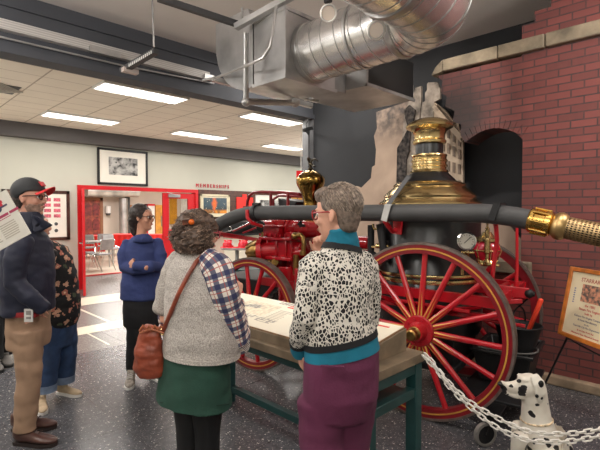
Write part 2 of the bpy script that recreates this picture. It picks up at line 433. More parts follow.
# ---- ceiling troffers
m_diff = EM('lit_diffuser', (255, 250, 240), 3.2)
TRO = [(2.83, 5.87, 'long ceiling light nearest the hall opening on the left'), (2.83, 8.18, 'ceiling light at the left near the lobby back wall'),
       (5.22, 5.9, 'ceiling light close behind the beam at the right of the lobby'), (5.22, 8.2, 'middle ceiling light in the far row of the lobby'), (7.65, 8.2, 'rightmost ceiling light in the far row of the lobby')]
for u, v, lb in TRO:
    t = thing('ceiling_light', lb, 'ceiling light', (u, v, ZL - .02), 0, 'lobby fluorescent ceiling lights')
    a = MB(); a.bx((-.6, -.205, -.012), (.6, -.19, .02)); a.bx((-.6, .19, -.012), (.6, .205, .02)); a.bx((-.6, -.2, -.012), (-.585, .2, .02)); a.bx((.585, -.2, -.012), (.6, .2, .02)); obj('frame', a, m_white, t, local=True)
    a = MB(); a.bx((-.585, -.19, -.004), (.585, .19, .004)); df = obj('diffuser', a, m_diff, t, local=True)
    a = MB()
    for k in range(1, 6): a.bx((-.585 + k * .195 - .004, -.19, -.01), (-.585 + k * .195 + .004, .19, -.004))
    a.bx((-.585, -.004, -.01), (.585, .004, -.004)); obj('louvre', a, m_white, df, local=True)
t = thing('air_vent', 'square white ceiling vent at the far left', 'vent', (1.35, 7.0, ZL - .015))
a = MB()
for k in range(5): a.ring((0, 0, 0), .07 + k * .055, .095 + k * .055, -.012 + .002 * k, .01, (0, 0, 1), n=4)
a.v = [Matrix.Rotation(R(45), 3, 'Z') @ q for q in a.v]
obj('grille', a, M('vent_grey', (170, 164, 154), .5), t, local=True)
a = MB(); a.bx((-.24, -.24, .006), (.24, .24, .012)); obj('backing', a, m_dgrey, t, local=True)

# ---- brick facade with burnt arch
UB = 4.55
def brick_mat():
    g = G('painted_brick'); s = g.xyz(g.co()); cb = g.n('ShaderNodeCombineXYZ')
    g.put(cb.inputs[0], s[1]); g.put(cb.inputs[1], s[2])
    br = g.n('ShaderNodeTexBrick', None, Scale=1.0, Mortar_Size=.0065, Brick_Width=.205, Row_Height=.0685, Mortar_Smooth=.1, Bias=0.0)
    br.inputs['Color1'].default_value = lin((130, 68, 63)); br.inputs['Color2'].default_value = lin((102, 54, 51)); br.inputs['Mortar'].default_value = lin((60, 49, 49))
    g.t.links.new(cb.outputs[0], br.inputs['Vector'])
    c = g.mix(g.ramp(g.noise(14, 4), .3, .75), br.outputs['Color'], (112, 62, 58)); c = g.mix(.55, br.outputs['Color'], c)
    # soot stain painted over the arch, ragged
    n = g.noise(3.2, 4)
    dv = g.ma('SUBTRACT', s[1], 2.2); dz = g.ma('SUBTRACT', s[2], 2.66)
    r = g.ma('SQRT', g.ma('ADD', g.ma('MULTIPLY', dv, dv), g.ma('MULTIPLY', g.ma('MULTIPLY', dz, dz), 1.3)))
    soot = g.ramp(g.ma('ADD', r, g.ma('MULTIPLY', g.ma('SUBTRACT', n, .5), .6)), .78, .2)
    c = g.mix(g.ma('MULTIPLY', soot, .92), c, (34, 30, 30))
    g.out(c, .75)
    g.bump(g.ma('ADD', g.ma('MULTIPLY', br.outputs['Fac'], -1.0), g.ma('MULTIPLY', g.noise(70, 3), .3)), .5, .006); return g.m
m_brick = brick_mat()
def P(v, z): return (UB, v, z)
poly = [P(-1.0, 0), P(2.45, 0), P(2.4, .3), P(2.46, .5), P(2.38, .72), P(2.42, .98), P(1.53, .98), P(1.53, 2.28)]
for k in range(1, 8):                       # segmental arch
    a = k / 8; v = 1.53 + .57 * a; poly.append(P(v, 2.28 + .14 * math.sin(math.pi * (a * .86 + .07)) - .0))
poly += [P(2.09, 2.31), P(2.16, 2.42), P(2.14, 2.5), P(2.24, 2.55), P(2.22, 2.66), P(2.33, 2.72), P(2.31, 2.83), P(2.38, 2.88), P(2.36, 3.0), P(2.42, 3.07),
         P(1.55, 3.07), P(1.55, 3.36), P(1.44, 3.36), P(1.44, 3.46), P(1.3, 3.46), P(1.3, 3.56), P(1.1, 3.56), P(1.1, 3.66), P(.9, 3.66), P(.9, ZH), P(-1.0, ZH)]
b = MB(); b.prism(poly, (.3, 0, 0)); struct('wall_brick', b, m_brick, flat=True)
a = MB()
for k in range(13):
    q0, q1 = k / 13, (k + 1) / 13
    def ap(q, e):
        v = 1.53 + .57 * q - (q - .5) * -.12 * e / .1 * 0; z = 2.28 + .14 * math.sin(math.pi * (q * .86 + .07)); return (UB - .012, v + (q - .5) * e * 1.2, z + e)
    e0 = .004; a.prism([ap(q0 + .003, 0), ap(q1 - .003, 0), ap(q1 - .003, .085), ap(q0 + .003, .085)], (.05, 0, 0))
struct('trim_7', a, m_brick, flat=True)
m_stone = M('grey_sandstone', (128, 116, 98), .85, 0, .22, 5, .4, 50)
a = MB()
for v0, v1 in ((-1.0, .5), (.508, 1.33), (1.338, 1.755), (1.763, 2.34)): a.bx((UB - .06, v0, 3.09), (UB + .1, v1, 3.215))
a.prism([(UB - .06, 2.34, 3.09), (UB - .06, 2.47, 3.07), (UB - .06, 2.42, 3.15), (UB - .06, 2.34, 3.215)], (.16, 0, 0))
struct('trim_8', a, m_stone, bev=.012)
a = MB(); a.bx((UB - .07, 1.43, .985), (UB + .2, 2.44, 1.105)); struct('trim_9', a, m_stone, bev=.012)
a = MB()
for v0, v1 in ((-1.0, .7), (.706, 1.9), (1.906, 2.44)): a.bx((UB - .07, v0, 0), (UB + .1, v1, .085))
struct('baseboard_brick', a, M('tan_stone', (150, 130, 108), .85, 0, .18, 6, .4, 50), bev=.012)
# ================================================================ HALL CEILING: ducts, pipes, lamps
# ---- round spiral duct with elbow
t = thing('spiral_duct', 'big round spiral metal duct bending back overhead', 'duct', (2.93, 2.0, 3.0))
UD, ZD = 2.93, 3.0
path = [Vector((UD, 2.78, ZD)), Vector((UD, 1.85, ZD))]
for k in range(1, 9):
    a = R(90) * k / 8; path.append(Vector((UD - .4 + .4 * math.cos(a), 1.85 - .4 * math.sin(a), ZD - .006 * k)))
path += [Vector((2.2, 1.45, 2.95)), Vector((.9, 1.45, 2.95))]
d = MB(); d.loft(path, .25, n=40, side=(0, 0, 1)); body = obj('duct_body', d, m_steel_b, t, ang=60)
s = MB()
L = [path[0]]
for i in range(1, len(path)):
    n = max(1, int((path[i] - path[i - 1]).length / .02))
    for k in range(1, n + 1): L.append(path[i - 1].lerp(path[i], k / n))
acc = 0; nxt = .05
for i in range(1, len(L) - 1):
    acc += (L[i] - L[i - 1]).length
    if acc >= nxt:
        nxt += .135; tn = (L[i + 1] - L[i - 1]).normalized(); tn = (tn + Vector((0, 0, .12))).normalized()
        s.torus(L[i], .252, .0035, tn, n=40, k=5)
obj('seam', s, m_steel, t)
for p, ax in ((path[0] - Vector((0, .02, 0)), (0, 1, 0)), (path[1], (0, 1, 0)), (path[-2], (1, 0, 0))): s = MB(); s.torus(p, .254, .012, ax, n=40, k=6, ry=.03); obj('coupling_band', s, m_steel, t)
s = MB(); s.bx((UD - .012, 2.2, 3.24), (UD + .012, 2.23, ZH)); s.torus((UD, 2.215, ZD), .256, .006, (0, 1, 0), n=32, k=5, ry=.014); obj('hanger_strap', s, m_steel, t)
# ---- plenum box, elbow hood, flat duct
t = thing('duct_plenum', 'square sheet metal duct box where the round duct starts', 'duct', (2.93, 2.97, 2.73))
a = MB(); a.bx((2.605, 2.78, 2.727), (3.25, 3.2, 3.3)); obj('box', a, m_steel, t, bev=.006)
a = MB()
for z in (2.727, 3.3): a.bx((2.59, 2.765, z - .015), (3.265, 2.79, z + .015)); a.bx((2.59, 2.77, z - .015), (2.612, 3.21, z + .015))
a.bx((2.595, 2.768, 2.727), (2.62, 2.79, 3.3)); a.bx((2.6, 2.9, 3.3), (2.66, 3.2, 3.36)); obj('flange', a, m_steel, t)
t = thing('duct_elbow', 'curved sheet metal duct hood left of the plenum box', 'duct', (2.93, 3.5, 2.75))
prof = [(3.26, 3.32), (3.26, 2.76)] + [(3.36 + .52 * math.sin(R(a)), 3.28 - .53 * math.cos(R(a))) for a in range(0, 100, 10)] + [(3.88, 3.5), (3.36, 3.5)]
a = MB(); a.prism([(2.66, v, z) for v, z in prof], (.57, 0, 0)); obj('hood', a, m_steel, t)
a = MB(); a.bx((2.61, 3.22, 2.74), (3.27, 3.26, 3.34)); obj('collar', a, m_steel, t)
t = thing('flat_duct', 'wide flat sheet metal duct slung under the round duct', 'duct', (3.9, 3.0, 2.8))
a = MB(); a.bx((3.5, 2.6, 2.8), (4.36, 3.42, 2.97)); a.bx((3.25, 2.85, 2.76), (3.5, 3.2, 2.95)); obj('box', a, m_steel, t, bev=.006)
a = MB(); a.bx((3.488, 2.588, 2.79), (4.372, 2.61, 2.82)); a.bx((3.488, 2.588, 2.79), (3.51, 3.43, 2.82)); a.bx((3.488, 2.588, 2.79), (3.512, 2.612, 2.98)); obj('flange', a, m_steel, t)
a = MB(); a.bx((3.53, 2.594, 2.83), (4.34, 2.604, 3.2)); obj('end_panel', a, m_black_p, t)
a = MB(); a.bx((4.0, 2.9, 2.97), (4.03, 2.93, ZH)); a.bx((4.0, 3.3, 2.97), (4.03, 3.33, ZH)); obj('hanger_strap', a, m_steel, t)
t = thing('strip_rail', 'bare steel strut rail running under the duct box', 'strut', at(220, 82, 4.6)); t['label'] = 'long steel strut rail running under the duct box'
t.name = 'strut_rail'
a = MB(); a.bar(at(213, 79, 4.75), at(312, 106, 5.1), .06, .05); a.bar(at(230, 80, 4.6), at(318, 101, 4.9), .05, .04); obj('rail', a, m_steel, t)
t = thing('steel_pipe', 'upright steel pipe hanging left of the duct box', 'pipe', at(246, 105, 4.0))
a = MB(); a.tube([at(246, 33, 3.85), at(246, 101, 4.0)], .024, 12); obj('drop_pipe', a, m_steel, t)
a = MB(); a.tube([at(246, 101.5, 4.0), at(295, 103, 4.7)], .03, 12); a.sph(at(246, 102, 4.0), .04); a.sph(at(295, 102, 4.7), .055); obj('branch_pipe', a, m_steel, t)
t = thing('ceiling_strut', 'long steel strut crossing above the ducts', 'strut', at(240, 25, 4.0))
a = MB(); a.bar(at(236, 27, 4.1), at(292, -4, 3.75), .055, .05); obj('light_strut', a, m_steel, t)
a = MB(); a.bar(at(158, -2, 3.7), at(240, 25, 4.15), .045, .05); obj('dark_strut', a, m_dgrey, t)
a = MB(); a.cyl(at(242, 8, 4.1), at(242, 21, 4.1), .012); obj('hanger_rod', a, m_steel, t)
t = thing('conduit', 'thin bent conduit curving down beside the duct box', 'conduit', at(276, 10, 3.7))
a = MB(); a.tube([at(276, 6, 3.68), at(273, 30, 3.66), at(270, 47, 3.66), at(263, 58, 3.68), at(250, 64, 3.8), at(215, 78, 4.6), at(203, 80, 4.7)], .013, 8); obj('tube', a, m_steel, t)
# ---- curtain rail and conduit on the header
t = thing('shutter_rail', 'long ribbed pale metal rail along the charcoal header', 'rail', (2, VB - .05, 3.4))
g = G('ribbed_aluminium'); s = g.xyz(g.co()); rb = g.ma('ABSOLUTE', g.ma('SUBTRACT', g.ma('FRACT', g.ma('MULTIPLY', s[2], 42.0)), .5)); g.out(g.mix(rb, (168, 164, 160), (236, 232, 228)), .5, .1)
a = MB(); a.bx((-4.4, VB - .09, 3.4), (3.5, VB - .005, 3.5)); obj('rail', a, g.m, t)
for q0, q1 in (((1.9, VB - .13, 3.38), (2.25, VB - .09, 3.44)), ((3.4, VB - .12, 3.39), (3.55, VB - .01, 3.46))): a = MB(); a.bx(q0, q1); obj('bracket', a, m_steel, t)
t = thing('header_conduit', 'thin grey conduit line running below the ribbed rail', 'conduit', (2, VB - .05, 3.33))
a = MB(); a.tube([(-4.4, VB - .04, 3.32), (2.3, VB - .04, 3.33), (3.6, VB - .04, 3.38)], .012, 8); obj('tube', a, m_steel, t)
# ---- hanging louvre lamp
t = thing('pendant_fixture', 'slim dark lamp bar hung by a rod near the header', 'lamp', at(140, 60, 4.6))
a = MB(); a.cyl(at(152, -6, 4.45), at(154, 47, 4.45), .009); obj('rod', a, m_steel, t)
p, q = at(122, 71, 4.75), at(156, 51, 4.42); a = MB(); a.bar(p, q, .06, .05); obj('housing', a, m_dgrey, t)
a = MB()
for k in range(1, 14): c = p.lerp(q, .25 + .74 * k / 14); a.box(c + (q - p).normalized().cross(Vector((0, 0, 1))) * .028 + Vector((0, 0, -.008)), (.012, .012, .03), Matrix.Rotation(R(-45), 3, 'Z'))
obj('louvre', a, m_white, t)
a = MB(); a.box(at(130, 71, 4.72), (.16, .07, .045), Matrix.Rotation(R(0), 3, 'Z')); obj('driver_box', a, M('pale_box', (196, 182, 174), .5), t)
# ---- track with two lamp heads
t = thing('lighting_track', 'dark lighting track above the round duct', 'lighting track', (2.48, 2.0, 3.3))
a = MB(); a.bx((2.455, .6, 3.42), (2.505, 2.6, 3.455)); obj('rail', a, m_dgrey, t)
for v_ in (.9, 2.5): a = MB(); a.cyl((2.48, v_, 3.455), (2.48, v_, ZH), .008); obj('hanger_rod', a, m_steel, t)
m_lamp = EM('lamp_glass', (246, 230, 214), .15)
def track_lamp(px, py, dpt, lb):
    c = at(px, py, dpt); t = thing('track_lamp', lb, 'spotlight', c, 0, 'track lamps above the engine')
    ax = (Vector((-.35, -.55, -.35))).normalized()
    a = MB(); a.lathe([(.02, -.09), (.04, -.085), (.05, -.05), (.062, .0), (.064, .02), (.056, .024), (.05, .008), (0, .008)], c, ax, 28); obj('lamp_head', a, m_white, t)
    a = MB(); a.lathe([(0, .0), (.05, .0), (.046, .012), (0, .016)], c, ax, 24); obj('lens', a, m_lamp, t)
    a = MB(); a.cyl(c - ax * .06, (c.x, c.y, 3.4), .009); a.box((c.x, c.y, c.z + .12), (.035, .05, .09)); a.box((c.x, c.y, 3.4), (.035, .09, .05)); obj('stem', a, m_black_p, t)
track_lamp(328, 13, 3.3, 'white track lamp at the left end of the track')
track_lamp(376, 30, 3.02, 'white track lamp hanging in front of the round duct')
# ---- small camera on the post by the lobby opening
t = thing('security_camera', 'small black camera fixed to the post at the lobby corner', 'camera', at(308, 129, 7.3))
a = MB(); a.bar(at(306, 129, 7.35), Vector((UW - .08, VB + .03, at(306, 129, 7.35).z)), .04, .04); a.bar(at(305, 130, 7.3), at(312, 128, 7.4), .05, .06); a.tube([at(307, 128, 7.3), at(306, 124, 7.3), at(308, 121, 7.3)], .008); a.cyl(at(304.5, 130.3, 7.28), at(303.6, 130.6, 7.27), .03); obj('body', a, m_black_p, t)

# ================================================================ BURNT RUIN BACKDROP
t = thing('ruin_mural', 'smoke and burnt building backdrop boards behind the boiler', 'backdrop', (5.4, 3.4, 0))
g = G('smoke_beige'); n1 = g.noise(1.6, 5, dist=.6); n2 = g.noise(9, 4); z = g.xyz(g.co())[2]
c = g.mix(g.ramp(n1, .3, .72), (160, 138, 122), (196, 172, 152))
ch = g.ma('MULTIPLY', g.ramp(g.ma('ADD', z, g.ma('MULTIPLY', n1, .5)), 2.75, 3.15), g.ramp(n2, .25, .6)); g.out(g.mix(ch, c, (92, 84, 80)), .9); m_smoke = g.m
def board(name, px, u, mat, th=.04, parent=t):
    a = MB(); a.prism([on_u(x, y, u) for x, y in px], (th, 0, 0)); return obj(name, a, mat, parent, flat=True)
board('smoke_board', [(376, 112), (377, 128), (374, 136), (376, 150), (375, 165), (372, 167), (371, 178), (366, 183), (361, 188), (356, 186), (350, 188), (345, 193), (338, 194), (335, 205), (330, 260), (330, 330), (400, 330), (462, 330), (462, 150), (430, 108), (412, 100)], 5.52, m_smoke)
board('smoke_bank', [(470, 215), (478, 216), (490, 220), (503, 223), (512, 228), (518, 236), (530, 246), (530, 330), (470, 330)], 5.3, m_smoke)
g = G('burnt_black'); g.out(g.mix(g.ramp(g.noise(20, 5), .35, .65), (28, 26, 26), (88, 80, 76)), .95); m_burnt = g.m
m_ruin = M('ruin_grey', (140, 130, 120), .9, 0, .3, 9)
board('charred_pier', [(410, 95), (414, 92), (415, 88), (421, 86), (421, 104), (419, 120), (418, 160), (414, 185), (404, 205), (398, 205), (399, 150), (402, 140), (404, 116), (407, 108)], 5.44, m_ruin)
board('charred_edge', [(404, 110), (409, 105), (415, 110), (413, 122), (410, 130), (409, 150), (406, 160), (405, 190), (399, 200), (396, 198), (397, 148), (403, 138), (408, 128), (405, 118)], 5.41, m_burnt)
board('ruin_tower', [(427, 84), (428, 82.5), (437, 82), (440, 89), (440, 99), (434, 102), (433, 126), (420, 128), (422, 103), (425, 101), (425, 93), (427, 90)], 5.43, m_ruin)
g = G('ruin_stone'); g.out(g.mix(g.ramp(g.noise(8, 5), .3, .7), (166, 148, 130), (198, 180, 160)), .9); m_facade = g.m
fb = board('ruin_building', [(434, 102), (445, 110), (452, 119), (455, 125), (458, 120), (459, 128), (463, 135), (463, 330), (424, 330), (424, 128), (434, 126)], 5.42, m_facade)
a = MB()
def win(x, y, w, h, sl=.75):
    a.prism([on_u(x, y, 5.405), on_u(x + w, y + w * sl, 5.405), on_u(x + w, y + h + w * sl * .6, 5.405), on_u(x, y + h, 5.405)], (.02, 0, 0))
for r, y0 in ((0, 119), (1, 137), (2, 157), (3, 178)):
    for k in range(5): win(436.5 + k * 5.3, y0 + k * (4.1 - r * 1.2), 2.5, 11 - k * .2, .6 - r * .15)
obj('ruin_windows', a, M('ruin_window_dark', (112, 98, 87), .9, 0, .2, 10), fb, flat=True)
a = MB(); a.bar(on_u(434, 106, 5.4), on_u(462, 138, 5.4), .03, .05); a.bar(on_u(434, 110, 5.4), on_u(462, 142, 5.4), .03, .02); obj('cornice', a, m_facade, fb)

# ================================================================ LOBBY
def picture(name, label, cat, p0, p1, v, fm, mm, am, fw, mat_w, z_art=.0, group=None):
    (u0, z0), (u1, z1) = p0, p1; cx = (u0 + u1) / 2
    t = thing(name, label, cat, (cx, v, z0), 0, group)
    a = MB(); a.bx((u0, v - .04, z0), (u0 + fw, v, z1)); a.bx((u1 - fw, v - .04, z0), (u1, v, z1)); a.bx((u0, v - .04, z0), (u1, v, z0 + fw)); a.bx((u0, v - .04, z1 - fw), (u1, v, z1)); obj('frame', a, fm, t, bev=.004)
    a = MB(); a.bx((u0 + fw, v - .022, z0 + fw), (u1 - fw, v - .004, z1 - fw)); obj('mount', a, mm, t)
    if am:
        m = mat_w; a = MB(); a.bx((u0 + fw + m[0], v - .026, z0 + fw + m[1]), (u1 - fw - m[0], v - .018, z1 - fw - m[2])); obj('print', a, am, t)
    return t
m_mount = M('cream_mount', (240, 234, 222), .6, 0, .02, 4)
g = G('old_photograph'); s = g.xyz(g.co()); n = g.noise(7, 6, dist=.5); up = g.ramp(s[2], 0.2, .6)
vo = g.n('ShaderNodeTexVoronoi', None, Scale=9.0); g.t.links.new(g.co(), vo.inputs['Vector'])
c = g.mix(g.ramp(n, .38, .62), (44, 44, 46), (196, 194, 190)); c = g.mix(g.ramp(vo.outputs['Distance'], .25, .1), c, (40, 40, 42)); g.out(c, .5); m_photo = g.m
picture('framed_photograph', 'black framed old photograph of a horse drawn engine above the doorway', 'picture', (3.6, 2.165), (4.7, 2.93), VK, m_black_p, m_mount, m_photo, .045, (.19, .17, .13))
t = picture('framed_patches', 'brown framed display of small red patches on the lobby wall', 'picture', (1.9, 1.03), (3.05, 2.0), VK, M('walnut_frame', (70, 42, 34), .4, 0, .2, 10), m_mount, None, .06, None)
m_patch = M('red_white_patch', (206, 96, 110), .7, 0, .35, 60)
for r in range(4):
    for c_ in range(5):
        a = MB(); a.bx((2.08 + c_ * .17, VK - .028, 1.79 - r * .105), (2.2 + c_ * .17, VK - .02, 1.855 - r * .105)); obj('patch', a, m_patch, t)
for x, z in ((2.55, 1.2), (2.8, 1.35), (2.8, 1.22)):
    a = MB(); a.lathe([(0, 0), (.035, 0), (.03, .008), (0, .01)], (x, VK - .02, z), (0, -1, 0), 12); obj('badge', a, m_dgrey, t)
g = G('night_fire_print'); s = g.xyz(g.co()); n = g.noise(5, 5, dist=1)
c = g.mix(g.ramp(s[2], .12, .3), (52, 46, 40), (62, 84, 96))
gx = g.ma('ABSOLUTE', g.ma('ADD', s[0], .03)); gz = g.ma('ABSOLUTE', g.ma('SUBTRACT', s[2], .36))
fl_ = g.ramp(g.ma('ADD', g.ma('ADD', g.ma('MULTIPLY', gx, 2.6), g.ma('MULTIPLY', gz, 1.1)), g.ma('MULTIPLY', g.ma('SUBTRACT', n, .5), .5)), .3, .1)
c = g.mix(fl_, c, (240, 110, 40)); c = g.mix(g.ma('MULTIPLY', g.ramp(g.ma('ABSOLUTE', g.ma('SUBTRACT', s[2], .13)), .07, .02), g.ramp(n, .35, .55)), c, (235, 150, 50))
c = g.mix(g.ramp(g.noise(24, 2), .66, .72), c, (230, 220, 190)); g.out(c, .4)
picture('framed_fire_print', 'cream framed print of a blaze at night on the dark panelling', 'picture', (6.05, 1.46), (6.93, 2.03), VK - .03, M('cream_frame', (222, 210, 180), .5), M('cream_frame2', (226, 216, 190), .5), g.m, .05, (.04, .04, .04))
tm = text_mesh([('MEMBERSHIPS', .13, 0, 0)], frame_m((6.45, VK - .012, 2.195), (1, 0, 0), (0, 0, 1)), .02, 1.7)
us = [q.x for q in tm.v]; u_a, u_b = min(us), max(us)
for q in tm.v: q.x = 5.96 + (q.x - u_a) / (u_b - u_a) * .98
tag(obj('wall_lettering', tm, M('red_letter', (196, 34, 56), .5), flat=True), 'red MEMBERSHIPS lettering on the cream wall above the dark panelling', 'lettering')
t = thing('red_banner', 'bright red pennant sign on the dark panelling', 'sign', (7.4, VK - .04, 1.5))
a = MB(); a.bx((7.16, VK - .05, 1.45), (7.72, VK - .032, 1.98)); a.bx((7.36, VK - .05, 1.98), (7.5, VK - .032, 2.06)); obj('banner', a, M('bright_red', (236, 44, 34), .5), t)
picture('notice_board', 'white notice board with a grey strip photograph behind the rail', 'notice board', (7.8, 1.1), (8.95, 2.05), VK - .03, m_white, m_mount, m_photo, .03, (.12, .42, .1))
t = thing('wooden_cabinet', 'tan wooden wall cabinet behind the driver seat rail', 'cabinet', (9.2, VK - .05, .9))
a = MB(); a.bx((8.98, VK - .12, 1.1), (9.75, VK - .036, 2.1)); obj('body', a, M('honey_wood', (196, 138, 62), .45, 0, .15, 8), t, bev=.006)
a = MB(); a.bx((9.34, VK - .13, 1.12), (9.36, VK - .115, 2.08)); a.sph((9.31, VK - .135, 1.5), .018); a.sph((9.4, VK - .135, 1.5), .018); obj('door_gap', a, m_dgrey, t)
t = thing('hanging_sign', 'small red and white sign hung from the lobby ceiling', 'sign', at(301, 175, 9.5))
p = at(301, 175.5, 9.5); a = MB(); a.box(p, (.2, .02, .2), Matrix.Rotation(R(-30), 3, 'Z')); obj('panel', a, M('exit_red', (226, 34, 40), .4), t)
a = MB(); a.box(p + Vector((0, 0, -.0)) - c2w(0, .02, 0) * 0 + Vector((-.006, -.014, -.04)), (.1, .01, .02), Matrix.Rotation(R(-30), 3, 'Z')); obj('mark', a, m_white, t)
a = MB(); a.cyl(p + Vector((0, 0, .1)), (p.x, p.y, ZL), .008); obj('cord', a, m_white, t)
# reception counter
t = thing('reception_counter', 'black topped cream counter along the panelled wall', 'counter', (8, VK - .6, 0))
a = MB(); a.bx((6.3, VK - .7, 0), (11.8, VK - .1, 1.0)); obj('counter_front', a, M('cream_laminate', (220, 212, 196), .4, 0, .03, 3), t)
a = MB(); a.bx((6.22, VK - .8, 1.0), (11.9, VK - .05, 1.06)); obj('counter_top', a, m_black_p, t, bev=.006)
# bistro table with two helmets
tc = at(237, 249, 6.75); tc.z = 0
t = thing('bistro_table', 'small round high table carrying two red toy helmets', 'table', tc)
a = MB(); a.lathe([(0, 1.02), (.235, 1.02), (.245, 1.03), (.235, 1.04), (0, 1.04)], tc, n=32); obj('table_top', a, M('grey_top', (120, 112, 110), .3), t)
a = MB(); a.cyl(tc + Vector((0, 0, .04)), tc + Vector((0, 0, 1.02)), .03); obj('pole', a, m_steel, t)
a = MB(); a.lathe([(0, 0), (.2, 0), (.19, .025), (.03, .05), (0, .05)], tc, n=28); obj('base', a, m_iron, t)
m_hel = M('shiny_red_plastic', (226, 30, 50), .25, 0, .05, 6)
for k, (px, py, lb) in enumerate(((228.0, 0, 'red toy fire helmet on the left of the bistro table'), (243.4, 0, 'red toy fire helmet on the right of the bistro table'))):
    c = at(px, 245, 6.75); c.z = 1.04
    h = thing('toy_helmet', lb, 'helmet', c, R(20 + 30 * k), 'toy helmets on the bistro table')
    a = MB(); a.lathe([(0, .115), (.03, .112), (.06, .095), (.078, .06), (.082, .02), (.082, .012), (.07, .012)], n=24); a.bx((-.004, -.07, .1), (.004, .07, .12)); obj('dome', a, m_hel, h, local=True)
    a = MB(); a.loft([(0, 0, .004), (0, 0, .014)], [.095, .088], [.13, .118], n=24, side=(1, 0, 0)); obj('brim', a, m_hel, h, local=True)
    a = MB(); a.box((.0, -.085, .06), (.035, .012, .04), Matrix.Rotation(R(-20), 3, 'X')); obj('front_shield', a, m_white, h, local=True)
# low dark bench behind the front wheel
b0 = at(240, 272, 6.0); t = thing('low_bench', 'dark teal low bench standing behind the front wheel', 'bench', (b0.x, b0.y, 0))
ax = c2w(1, .25, 0).normalized(); a = MB(); p, q = at(205, 273, 6.1), at(306, 270, 6.4); p.z = q.z = .78; a.bar(p, q, .45, .05); obj('bench_top', a, m_teal, t, bev=.006)
for k in (.15, .62, .85):
    c = p.lerp(q, k); a = MB(); a.bx((c.x - .04, c.y - .04, 0), (c.x + .04, c.y + .04, .76)); obj('leg', a, m_dgrey, t)
c0, c1 = p.lerp(q, .15), p.lerp(q, .85); c0.z = c1.z = .18; a = MB(); a.bar(c0, c1, .05, .05); obj('stretcher', a, m_dgrey, t)

# ================================================================ MEETING ROOM (through the doorway)
VM = 20.2
def mr(px, py): return on_v(px, py, VM)
t = thing('carved_door', 'reddish brown carved double door at the meeting room left', 'door', (7.3, VM - .05, 0))
a = MB(); p0, p1 = mr(83, 204), mr(99.5, 204); a.bx((p0.x, VM - .06, 0), (p1.x, VM - .02, 2.1)); obj('leaf', a, M('carved_brown', (128, 58, 44), .5, 0, .35, 7), t)
a = MB()
for k in range(2):
    for j in range(3):
        x = p0.x + (p1.x - p0.x) * (.08 + .46 * k); w = (p1.x - p0.x) * .38; z = .15 + .64 * j
        a.prism([(x, VM - .075, z), (x + w, VM - .075, z), (x + w, VM - .075, z + .42), (x + w / 2, VM - .075, z + .55), (x, VM - .075, z + .42)], (0, .02, 0))
obj('panel', a, M('carved_red', (112, 40, 40), .5, 0, .25, 9), t)
a = MB(); a.bx((p0.x - .12, VM - .08, 0), (p0.x, VM - .015, 2.2)); a.bx((p1.x, VM - .08, 0), (p1.x + .12, VM - .015, 2.2)); a.bx((p0.x - .12, VM - .08, 2.1), (p1.x + .12, VM - .015, 2.22)); obj('casing', a, M('mid_brown', (134, 88, 60), .5), t)
t = thing('wall_sconce', 'small white cylinder lamp on the meeting room wall', 'wall lamp', mr(107, 210)); p = mr(107, 210)
a = MB(); a.cyl(p + Vector((0, -.12, -.14)), p + Vector((0, -.12, .17)), .12); obj('shade', a, m_white, t)
a = MB(); a.cyl(p + Vector((0, -.12, -.24)), p + Vector((0, -.12, -.14)), .08, .11); obj('lamp_base', a, m_dgrey, t)
t = thing('air_duct', 'bare metal air duct under the meeting room ceiling', 'duct', mr(110, 192))
p, q = mr(80, 191), mr(131, 192); p.y = q.y = VM - .7; a = MB(); a.cyl(p, q, .26, n=20); obj('cross_duct', a, m_steel, t)
p = mr(118.5, 198); a = MB(); a.cyl((p.x, VM - .5, 0), (p.x, VM - .5, 2.2), .19, n=20); obj('drop_duct', a, m_steel, t)
a = MB(); a.bx((p.x + .24, VM - .3, 0), (p.x + .4, VM - .1, 2.4)); obj('riser', a, m_dgrey, t)
for px0, px1, y0, nm, lb, cc in ((127, 136, 205, 'wooden_cupboard', 'tan cupboard at the meeting room wall left of the open cabinet', (172, 112, 62)), (153, 160, 205, 'wooden_cupboard', 'honey coloured tall cupboard door at the right of the meeting room', (206, 146, 66))):
    p0, p1 = mr(px0, y0), mr(px1, y0); t = thing(nm, lb, 'cupboard', (p0.x, VM - .2, 0)); a = MB(); a.bx((p0.x, VM - .3, .0), (p1.x, VM - .02, p0.z)); obj('body', a, M('cupboard_wood', cc, .45, 0, .12, 6), t)
    a = MB(); a.bx((p1.x - .12, VM - .33, .9), (p1.x - .07, VM - .3, 1.4)); obj('handle', a, m_chrome, t)
p0, p1 = mr(144, 204), mr(152.5, 204); t = thing('glass_cabinet', 'red framed white cabinet beside the honey cupboard', 'cabinet', (p0.x, VM - .2, 0))
a = MB(); a.bx((p0.x, VM - .25, 0), (p0.x + .07, VM - .02, p0.z)); a.bx((p0.x, VM - .25, p0.z - .08), (p1.x, VM - .02, p0.z)); obj('frame', a, m_rd, t)
a = MB(); a.bx((p0.x + .07, VM - .22, 0), (p1.x, VM - .05, p0.z - .08)); obj('door', a, m_white, t)
